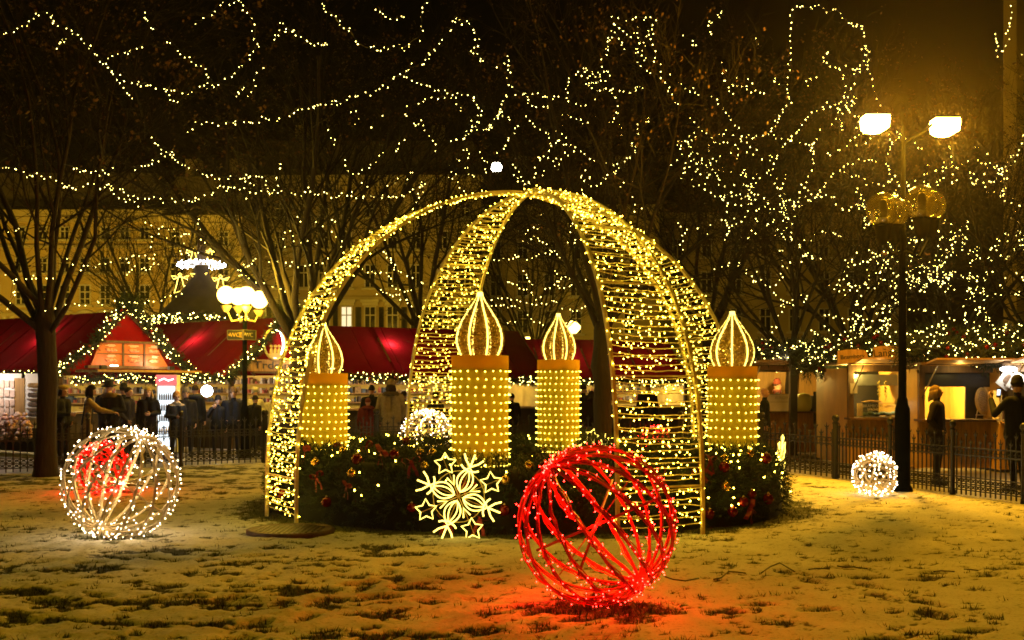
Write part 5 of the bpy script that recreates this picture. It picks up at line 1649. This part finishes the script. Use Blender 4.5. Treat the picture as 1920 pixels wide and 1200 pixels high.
    if hair_len is not None:
        h = MB()
        vs = []; fs = []; n = 16; kk = 7
        for i in range(kk + 1):
            ph = PI * .5 * i / kk * 1.18
            for j in range(n):
                a = 2 * PI * j / n
                fr = max(0, -math.sin(a))           # forehead side stays short
                php = ph * (1 - .42 * fr)
                v = Vector((.083 * math.sin(php) * math.cos(a), .012 + .101 * math.sin(php) * math.sin(a), .098 + .112 * math.cos(php)))
                vs.append(HM @ v)
        for i in range(kk):
            for j in range(n): l = (j + 1) % n; fs.append((i * n + j, i * n + l, (i + 1) * n + l, (i + 1) * n + j))
        h.add(vs, fs, 0, True)
        if hair_len:
            rn = random.Random(int(px))
            for j in range(22):
                a = -.25 + (PI + .5) * j / 21
                p0 = HM @ Vector((.080 * math.cos(a), .012 + .092 * math.sin(a), .085))
                p1 = p0 + Vector((.02 * math.cos(a), .02 * math.sin(a), -hair_len * .55)); p2 = p0 + Vector((.022 * math.cos(a), .03 * math.sin(a), -hair_len * rn.uniform(.85, 1.05)))
                h.tube([p0 + Vector((0, 0, .04)), p0, p1, p2], [.012, .022, .022, .006], 6)
        h.build('hair', cloth(hair), o)
    if hat:
        h = MB()
        if hat == 'beanie':
            h.lathe([(.094, -.012), (.100, .0), (.100, .035), (.094, .04), (.090, .08), (.066, .125), (.03, .145), (0, .15)], 16)
        elif hat == 'beret':
            h.lathe([(.088, 0), (.092, .02), (.135, .045), (.142, .075), (.11, .105), (.05, .12), (0, .123)], 16)
        elif hat == 'brim':
            h.lathe([(.10, .012), (.165, .0), (.17, .008), (.098, .03), (.092, .10), (.07, .125), (0, .13)], 18)
        elif hat == 'chef':
            h.lathe([(.088, 0), (.09, .05), (.10, .08), (.105, .12), (.08, .15), (0, .155)], 16)
        elif hat == 'horned':
            h.lathe([(.10, -.02), (.103, .02), (.095, .07), (.065, .12), (.02, .14), (0, .142)], 16)
            for s in (-1, 1):
                h.tube([(s * .085, 0, .05), (s * .135, 0, .06), (s * .165, 0, .11), (s * .165, -.01, .18), (s * .145, -.015, .25)], [.026, .024, .020, .013, .003], 8)
        hh = MB(); hh.merge(h, HM @ Matrix.Translation((0, .012, .115)))
        hh.build('hat', cloth(hatc), o)
    if extra: extra(o, hands, HM)
    return o

def held_phone(o, hands, HM):
    wr, d, pn, s = [h for h in hands if h[3] == -1][0]
    mb = MB(); mb.box((0, 0, 0), (.072, .010, .145))
    q = tag(mb.build('phone', M['black'], None), 'dark phone with a lit screen held up by the man in the beanie', 'phone')
    W = Matrix.Translation(o.location) @ o.rotation_euler.to_matrix().to_4x4() @ Matrix.Scale(o.scale[0], 4)
    q.location = W @ (wr + d * .11 + Vector((0, -.02, .03))); q.rotation_euler = (R(-12), 0, o.rotation_euler[2])
    mb = MB(); mb.box((0, .006, .01), (.058, .002, .10)); mb.build('screen', glow('phone_screen', (.7, .82, 1.0), 2.5), q)

# the pair behind the right hand fence
person(1757, 722, 17.9, 60, 'woman with a brown bob in a dark jacket looking up by the loaf kiosk', coat=(.035, .022, .022), trousers=(.05, .045, .06), coat_len=.86, hair=(.28, .17, .08), hair_len=.15, larm='pocket', rarm='pocket', tilt=R(-16), turn=R(10), vox=.013, build=1.12)
person(1908, 706, 16.8, 205, 'man in a dark beanie and winter coat at the right edge raising a phone', coat=(.02, .02, .022), coat_len=.80, hat='beanie', hatc=(.02, .018, .016), rarm='tray', larm='raise', vox=.013, build=1.15, turn=R(-35), extra=None)
_man = [o for o in bpy.data.objects if o.name.startswith('person')][-1]
# crowd by the left stalls
person(118, 722, 22.6, 75, 'person in a pale yellow beret and black coat next to the left tree trunk', hat='beret', hatc=(.55, .42, .12), coat=(.015, .014, .016), larm='pocket', rarm='bent', hair_len=.1)
person(163, 722, 22.0, 110, 'person in a beige puffer jacket with a black vest stretching an arm to the right', coat=(.42, .30, .15), vest=(.02, .018, .016), hair=(.02, .014, .01), hair_len=.16, trousers=(.40, .29, .14), coat_len=.62, larm='reach', rarm='reach', lean=.10, tilt=R(14))
person(205, 714, 23.0, -5, 'stout man in a black brimmed hat and dark coat with a fur collar', hat='brim', coat=(.016, .014, .014), fur=(.20, .13, .06), build=1.25, larm='bent', rarm='bent', tilt=R(10), coat_len=.6)
person(241, 726, 23.6, 80, 'person seen in profile in a dark jacket behind the fur collared man', coat=(.03, .024, .03), hair=(.06, .04, .02), rarm='pocket')
person(232, 720, 24.6, 150, 'dark figure with a cap standing close to the menu board stall', coat=(.02, .02, .02), hat='beanie')
person(278, 727, 23.9, 10, 'blonde woman in a long black coat holding one hand at her waist', coat=(.014, .013, .016), coat_len=.5, hair=(.45, .30, .12), hair_len=.18, larm='bent', rarm='down')
person(331, 735, 24.0, 35, 'person in a mustard beanie and black coat with a long beige scarf', hat='beanie', hatc=(.42, .20, .04), coat=(.018, .018, .02), scarf=(.40, .30, .17), coat_len=.6, rarm='bent')
person(349, 727, 24.8, 20, 'taller person in a grey beanie standing behind the mustard beanie', hat='beanie', hatc=(.18, .16, .15), coat=(.03, .028, .035))
person(366, 722, 25.4, 170, 'figure in a dark blue hooded coat left of the bright white light', coat=(.012, .016, .035), fur=(.03, .04, .08), larm='bent')
person(409, 742, 24.3, 20, 'person in a dark blue jacket holding up a bright white light', coat=(.012, .016, .03), larm='down', rarm='raise', hat='beanie', hatc=(.02, .02, .03))
person(438, 727, 24.4, 5, 'stout person in a navy jacket and brown beanie left of the sign post', hat='beanie', hatc=(.16, .10, .06), coat=(.014, .016, .024), build=1.2, larm='pocket', rarm='pocket')
person(478, 728, 27.4, 30, 'stall worker in a white cap and white jacket at the pastry stall', hat='chef', hatc=(.7, .66, .55), coat=(.7, .66, .55), larm='bent', rarm='bent', tilt=R(12))
person(474, 741, 25.2, 150, 'stooping person in a black coat in front of the pastry worker', coat=(.012, .011, .011), lean=.15, hair=(.02, .015, .01))
person(511, 735, 27.6, 190, 'second pastry stall worker in white glimpsed behind the left dome leg', coat=(.6, .56, .5), hat='chef', hatc=(.6, .56, .5))
person(697, 722, 24.9, 185, 'person in black seen from behind between two gold candles', coat=(.012, .012, .013), hair=(.02, .015, .012))
person(690, 746, 24.3, 180, 'child in a dark red hooded coat seen from behind', coat=(.16, .02, .015), hair=(.16, .03, .02), fur=(.18, .03, .02), coat_len=.5, build=1.1)
person(733, 712, 24.2, 180, 'tall person in a long olive beige coat and a horned helmet, back turned', hat='horned', hatc=(.30, .22, .10), coat=(.30, .24, .12), coat_len=.30, fur=(.10, .07, .03), build=1.2, hair_len=.14)
person(757, 733, 25.0, 170, 'dark clad person half hidden behind the horned helmet', coat=(.016, .015, .018))
person(817, 735, 25.6, 160, 'person in a pointed dark hood behind the white ball of tangled lights', hat='beanie', hatc=(.06, .05, .06), coat=(.03, .03, .03), fur=(.05, .04, .05))
person(1094, 720, 25.6, 150, 'dark figure left of the trunk behind the back candle', coat=(.014, .013, .013))
person(1109, 733, 25.2, 200, 'shorter dark haired figure touching the left of the trunk behind the back candle', coat=(.02, .017, .015), hair=(.02, .012, .01), hair_len=.15)
person(1143, 742, 24.8, 180, 'person in a blue jacket right of the trunk seen beside the front dome leg', coat=(.02, .09, .20), hair=(.05, .03, .02))
person(1214, 716, 29.0, 175, 'dark headed figure seen through the front dome leg', coat=(.016, .016, .016))
person(960, 738, 28.0, 200, 'dark figure between the two middle candles at the far stall', coat=(.015, .014, .014))
person(1434, 727, 23.2, 70, 'balding man in a dark green jacket walking past the burger kiosk', coat=(.018, .026, .018), hair=(.30, .22, .16), hair_len=None, larm='pocket')
person(1457, 711, 26.5, 80, 'burger seller in a red patterned cap behind the counter warmer', hat='beanie', hatc=(.22, .05, .03), coat=(.02, .025, .015), scarf=(.16, .04, .03))
# phone in the raised hand of the man at the edge
def place_phone():
    o = _man
    mb = MB(); mb.box((0, 0, 0), (.07, .010, .14))
    q = mb.build('phone', M['black'], None, P(1873, 737, 16.55), 'dark phone with a lit screen held up by the man in the beanie', 'phone')
    q.rotation_euler = (R(-8), 0, R(-60))
    mb = MB(); mb.box((0, -.006, .01), (.056, .002, .09)); mb.build('screen', glow('phone_screen', (.7, .82, 1.0), 2.0), q)
place_phone()
# ------------------------------------------------------------------ lamp posts
def lamp_light(loc, power, c=(1, .58, .035), size=.15, spot=None, aim=None, name='lamp_light'):
    l = bpy.data.lights.new(name, 'SPOT' if spot else 'POINT'); l.energy = power; l.color = c; l.shadow_soft_size = size
    if spot: l.spot_size = R(spot); l.spot_blend = .6
    o = bpy.data.objects.new(name, l); o.location = loc; col.objects.link(o)
    if aim is not None: o.rotation_euler = (Vector(aim) - Vector(loc)).to_track_quat('-Z', 'Y').to_euler()
    return o
M['post_green'] = surf('dark_green_paint', (.0022, .0028, .002), .9, .0, .2, 14, spec=.05)
M['globe_off'] = glass('smoked_globe', (.92, .88, .55), mix=.35, rough=.12)
_n = M['globe_off'].node_tree; _o = [n for n in _n.nodes if n.type == 'OUTPUT_MATERIAL'][0]; _s = _o.inputs['Surface'].links[0].from_socket
_d = _n.nodes.new('ShaderNodeBsdfTranslucent'); _d.inputs['Color'].default_value = (.55, .48, .16, 1); _x = _n.nodes.new('ShaderNodeMixShader'); _x.inputs[0].default_value = .012
_n.links.new(_s, _x.inputs[1]); _n.links.new(_d.outputs[0], _x.inputs[2]); _n.links.new(_x.outputs[0], _o.inputs['Surface'])
g = G(1692, 921)
lp = empty('globe_lamp_post', g, 0, 'tall dark lamp post with four unlit glass globes in front of the right kiosks', 'lamp post')
b = MB(); b.lathe([(.16, -.05), (.14, .06), (.115, .1), (.11, 1.18), (.105, 1.25), (.085, 1.3), (.075, 1.38), (.060, 1.42), (.054, 3.0), (.060, 3.03), (.060, 3.1), (.050, 3.14), (.046, 3.75), (.06, 3.8), (.03, 3.95)], 14); b.build('post', M['post_green'], lp)
for (px, py, dy) in ((1656, 393, -.15), (1676, 398, .45), (1728, 380, -.35), (1745, 386, .35)):
    w = P(px, py, g.y + dy) - g; r = .255 if dy < 0 else .23
    b = MB(); b.tube([(0, 0, 3.62), (w.x * .6, w.y * .6, 3.55), (w.x, w.y, w.z - r - .22)], .022, 6); b.lathe([(.05, -.30), (.10, -.2), (.12, -.04), (.15, 0)], 12, 0, (w.x, w.y, w.z - r + .03)); ar = b.build('arm', M['post_green'], lp)
    b = MB(); b.ball((w.x, w.y, w.z), r, 24, 16); b.build('globe', M['globe_off'], lp)
    b = MB(); b.lathe([(.055, -.14), (.06, .0), (.055, .12), (.03, .15)], 12, 0, (w.x, w.y, w.z)); b.lathe([(.075, -.24), (.075, -.12)], 12, 0, (w.x, w.y, w.z)); b.build('burner', surf('frosted_burner', (.16, .13, .05), .5), lp)
# tall street lamp with two bright lanterns
Yt = 18.6
tp = P(1693.5, 240, Yt)
tl = empty('street_lamp', (tp.x, Yt, 0), 0, 'tall street lamp with two blazing sodium lanterns at upper right', 'street lamp')
b = MB(); b.lathe([(.12, -.05), (.10, 1.0), (.055, 1.1), (.035, tp.z - .15), (.02, tp.z + .05)], 12); b.build('post', M['post_green'], tl)
for px, py in ((1641, 232), (1772, 238)):
    w = P(px, py, Yt) - Vector((tp.x, Yt, 0)); s = 1 if w.x > 0 else -1
    b = MB(); b.tube([(0, 0, tp.z - .3), (w.x * .5, 0, tp.z - .05), (w.x, 0, w.z + .22)], .025, 6); b.build('arm', M['post_green'], tl)
    lt = MB(); lt.prism([(-.20, -.09), (-.12, -.135), (.0, -.15), (.12, -.135), (.195, -.09), (.215, .05), (.205, .13), (-.205, .13), (-.22, .05)], -.14, .14)
    q = lt.build('lantern', M['lamp'], tl, w)
    b = MB(); b.lathe([(.16, .131), (.12, .16), (.05, .2)], 14); b.build('cap', M['post_green'], q)
    lamp_light(P(px, py, Yt) + Vector((0, -.24, .0)), 1500, (1, .41, .012), size=.1)
    lamp_light(P(px, py, Yt) + Vector((0, -.02, -.26)), 600, spot=168, aim=P(px, py, Yt) + Vector((-4.5, -8, -5.2)), size=.2)
# three lit globes over the WC sign
g = Vector((P(459, 700, 24.4).x, 24.4, -.05))
gl = empty('globe_lamp_post', g, 0, 'lamp post with a cluster of blazing globes and WC signs beside the pastry stall', 'lamp post')
zc = P(0, 590, 24.4).z + .05
b = MB(); b.lathe([(.15, 0), (.15, .1), (.10, .2), (.095, 1.1), (.06, 1.2), (.05, zc + .2)], 12); b.build('post', M['post_green'], gl)
for (px, py, dy) in ((424, 553, -.2), (462, 554, -.45), (486, 562, .15), (447, 556, .4)):
    w = P(px, py, 24.4 + dy) - g
    b = MB(); b.tube([(0, 0, zc - .1), (w.x * .7, w.y * .7, zc - .15), (w.x, w.y, w.z - .3)], .022, 6); b.lathe([(.05, -.16), (.13, -.02)], 10, 0, (w.x, w.y, w.z - .22)); b.build('arm', M['gold'], gl)
    b = MB(); b.ball((w.x, w.y, w.z), .20, 20, 14); b.build('globe', M['globe'], gl)
for side, px, txt in ((-1, 442, 'WC'), (1, 467, 'WC')):
    w = P(px, 628, 24.3) - g
    o = empty('direction_sign', g + w, R(-6) if side < 0 else R(56), ('framed WC arrow sign with yellow letters on the left of the lit lamp post', 'dim framed WC sign turned aside on the right of the lit lamp post')[side > 0], 'sign')
    b = MB(); b.box((0, 0, 0), (.36, .03, .20)); b.build('plate', M['black'], o)
    b = MB()
    for zz in (-.115, .115): b.box((0, -.004, zz * .92), (.385, .04, .014))
    for xx in (-.186, .186): b.box((xx, -.006, 0), (.014, .04, .196))
    b.build('frame', surf('sign_frame', (.13, .11, .07), .5), o)
    ym = surf('sign_yellow', (.45, .29, .035), .5) if side < 0 else surf('sign_dim', (.30, .26, .14), .5)
    text_mb(txt, .135, ym, o, (-.015, -.018, -.003), (PI / 2, 0, 0))
    b = MB(); b.prism([(-.168, 0), (-.138, .03), (-.138, .01), (-.115, .01), (-.115, -.01), (-.138, -.01), (-.138, -.03)], -.02, -.016); b.build('arrow', ym, o)
    if side < 0:
        b = MB(); b.box((.128, -.017, 0), (.084, .006, .11)); pn = b.build('pictogram', ym, o)
        b = MB()
        for xx in (.109, .147): b.ball((xx, -.021, .035), .011, 6, 4); b.box((xx, -.021, -.012), (.022, .004, .06))
        b.build('figures', M['black'], pn)
lamp_light(P(455, 575, 23.7), 300, size=.25)
lamp_light(P(455, 520, 25.7), 700, size=.25)
# more lamps of the square
for (px, py, Y, zr, p, lab) in ((1072, 615, 41, .34, 900, 'glowing street lamp head behind the flame of the back candle'), (497, 549, 50, .22, 1600, 'small far street lamp right of the blazing globes')):
    t = P(px, py, Y)
    o = empty('street_lamp', (t.x, Y, 0), 0, lab, 'street lamp')
    b = MB(); b.lathe([(.12, 0), (.06, 1), (.05, t.z - zr * .7)], 10); b.build('post', M['post_green'], o)
    b = MB(); b.lathe([(zr * .5, -zr * .6), (zr * .95, -zr * .1), (zr, zr * .2), (zr * .6, zr * .6), (.02, zr * .8)], 16, 0, (0, 0, t.z)); b.build('lantern', M['globe'], o)
    lamp_light(t + Vector((0, -.1, -zr * .9)), p, size=.15)
for k, px in enumerate((955, 964, 978, 992, 1030)):
    pass
lr = empty('lamp_row', P(975, 634, 42), 0, 'row of small lit lamps above the roof between the two middle candles', 'lamp row')
for px, w in ((953, .10), (963, .08), (976, .13), (990, .17)):
    b = MB(); b.ellipsoid((P(px, 634, 42).x - lr.location.x, 0, 0), (w, .08, .05), 10, 6); b.build('lamp', M['globe'], lr)
b = MB(); b.box((0, .1, -.08), (1.3, .05, .03)); b.box((0, .1, -2), (.06, .06, 3.8)); b.build('bracket', M['black'], lr)
# added street lamps, unseen behind the stalls, to light the house fronts
for (px, Y, z, p) in ((-40, 57, 3.4, 4800), (180, 58, 2.8, 4600), (330, 56, 3.0, 3200), (700, 62, 3.0, 1200), (1000, 64, 2.6, 1200)):
    x = P(px, 700, Y).x
    o = empty('street_lamp', (x, Y, 0), 0, 'unseen street lamp added behind the stalls to light the house fronts', 'street lamp', 'unseen street lamps added behind the stalls')
    b = MB(); b.lathe([(.1, 0), (.05, 1), (.045, z - .2)], 8); b.build('post', M['post_green'], o)
    b = MB(); b.ball((0, 0, z), .2, 12, 8); b.build('globe', M['globe'], o)
    lamp_light((x, Y - .35, z), p, size=.2)
# bright white light held up in the crowd, the moon
o = empty('torch_light', P(391, 733, 23.9), 0, 'dazzling white light held up in the crowd under the pastry stall eave', 'light')
b = MB(); b.lathe([(.03, -.12), (.03, 0), (.055, .05), (.055, .08)], 12); t = b.build('body', M['black'], o); t.rotation_euler = (PI / 2, 0, 0)
b = MB(); b.ball((0, -.13, 0), .125, 16, 10); b.build('lens', glow('flash', (.80, .90, 1.0), 30), o)
lamp_light(P(391, 733, 23.7) + Vector((0, -.3, .15)), 4, (.6, .78, 1), .05)
b = MB(); mp = P(931, 314, 420); b.ball((0, 0, 0), 2.1, 24, 16)
b.build('moon', glow('moon', (1.0, .93, .78), 40, False), None, mp, 'small bright moon low behind the bare branches above the dome', 'moon')
# ------------------------------------------------------------------ sky, sun, camera
w = bpy.data.worlds.new('World'); sc.world = w; w.use_nodes = True
nt = w.node_tree; nt.nodes.clear(); L = nt.links.new
out = nt.nodes.new('ShaderNodeOutputWorld'); bg = nt.nodes.new('ShaderNodeBackground')
sk = nt.nodes.new('ShaderNodeTexSky'); sk.sky_type = 'NISHITA'; sk.sun_disc = False
sk.sun_elevation = R(-4); sk.sun_rotation = R(200)
bg2 = nt.nodes.new('ShaderNodeBackground'); ad = nt.nodes.new('ShaderNodeAddShader')
# sodium glow of the town on the night air, strongest at the horizon
tc = nt.nodes.new('ShaderNodeTexCoord'); sp = nt.nodes.new('ShaderNodeSeparateXYZ'); rp = nt.nodes.new('ShaderNodeValToRGB')
rp.color_ramp.elements[0].position = .0; rp.color_ramp.elements[0].color = (.018, .010, .0015, 1)
rp.color_ramp.elements[1].position = .55; rp.color_ramp.elements[1].color = (.0030, .0022, .0006, 1)
L(tc.outputs['Generated'], sp.inputs[0]); L(sp.outputs['Z'], rp.inputs['Fac'])
L(rp.outputs['Color'], bg2.inputs['Color']); bg2.inputs['Strength'].default_value = .16
L(sk.outputs[0], bg.inputs['Color']); bg.inputs['Strength'].default_value = .002
L(bg.outputs[0], ad.inputs[0]); L(bg2.outputs[0], ad.inputs[1]); L(ad.outputs[0], out.inputs['Surface'])
s = bpy.data.lights.new('sun', 'SUN'); s.energy = .40; s.angle = R(16); s.color = (1, .64, .010)
so = bpy.data.objects.new('sun', s); col.objects.link(so)
so.rotation_euler = Vector((-.1, .16, -1.0)).to_track_quat('-Z', 'Y').to_euler()
# glow that the many bulbs throw from the dome, the candles and the balls
def bulb_light(loc, p, c=(1, .64, .14), size=.12):
    l = bpy.data.lights.new('bulb_glow', 'POINT'); l.energy = p; l.color = c; l.shadow_soft_size = size
    o = bpy.data.objects.new('bulb_glow', l); o.location = loc; col.objects.link(o)
EXTRA_LIGHTS = True
cam = bpy.data.cameras.new('camera'); co = bpy.data.objects.new('camera', cam); col.objects.link(co)
co.location = (0, 0, CH); co.rotation_euler = (PI / 2, 0, 0)
cam.sensor_width = 36; cam.lens = F / 1920 * 36; cam.shift_y = (HZ - 600) / 1920
cam.clip_start = .1; cam.clip_end = 2000
sc.camera = co
sc.view_settings.view_transform = 'Standard'; sc.view_settings.look = 'None'; sc.view_settings.gamma = 1; sc.view_settings.exposure = 0
sc.view_settings.use_curve_mapping = False
cy = sc.cycles
cy.use_denoising = True
cy.denoiser = 'OPENIMAGEDENOISE'
cy.use_adaptive_sampling = True; cy.adaptive_threshold = .01; cy.adaptive_min_samples = 24
cy.filter_width = 1.7
cy.max_bounces = 6; cy.diffuse_bounces = 3; cy.glossy_bounces = 3; cy.transmission_bounces = 4; cy.transparent_max_bounces = 10
cy.sample_clamp_indirect = 4; cy.sample_clamp_direct = 0
cy.caustics_reflective = False; cy.caustics_refractive = False
# ------------------------------------------------------------------ night mist
hz, nt, out = new_mat('mist')
pv = nt.nodes.new('ShaderNodeVolumePrincipled')
pv.inputs['Color'].default_value = (.85, .8, .7, 1); pv.inputs['Density'].default_value = .00045; pv.inputs['Anisotropy'].default_value = .89
nt.links.new(pv.outputs[0], out.inputs['Volume'])
mb = MB(); mb.box((0, 53, 11.45), (170, 140, 25))
mb.build('haze', hz, None, (0, 0, 0), 'thin night mist glowing round the lamps', 'haze', kind='stuff')
cy.volume_bounces = 0; cy.volume_step_rate = 4
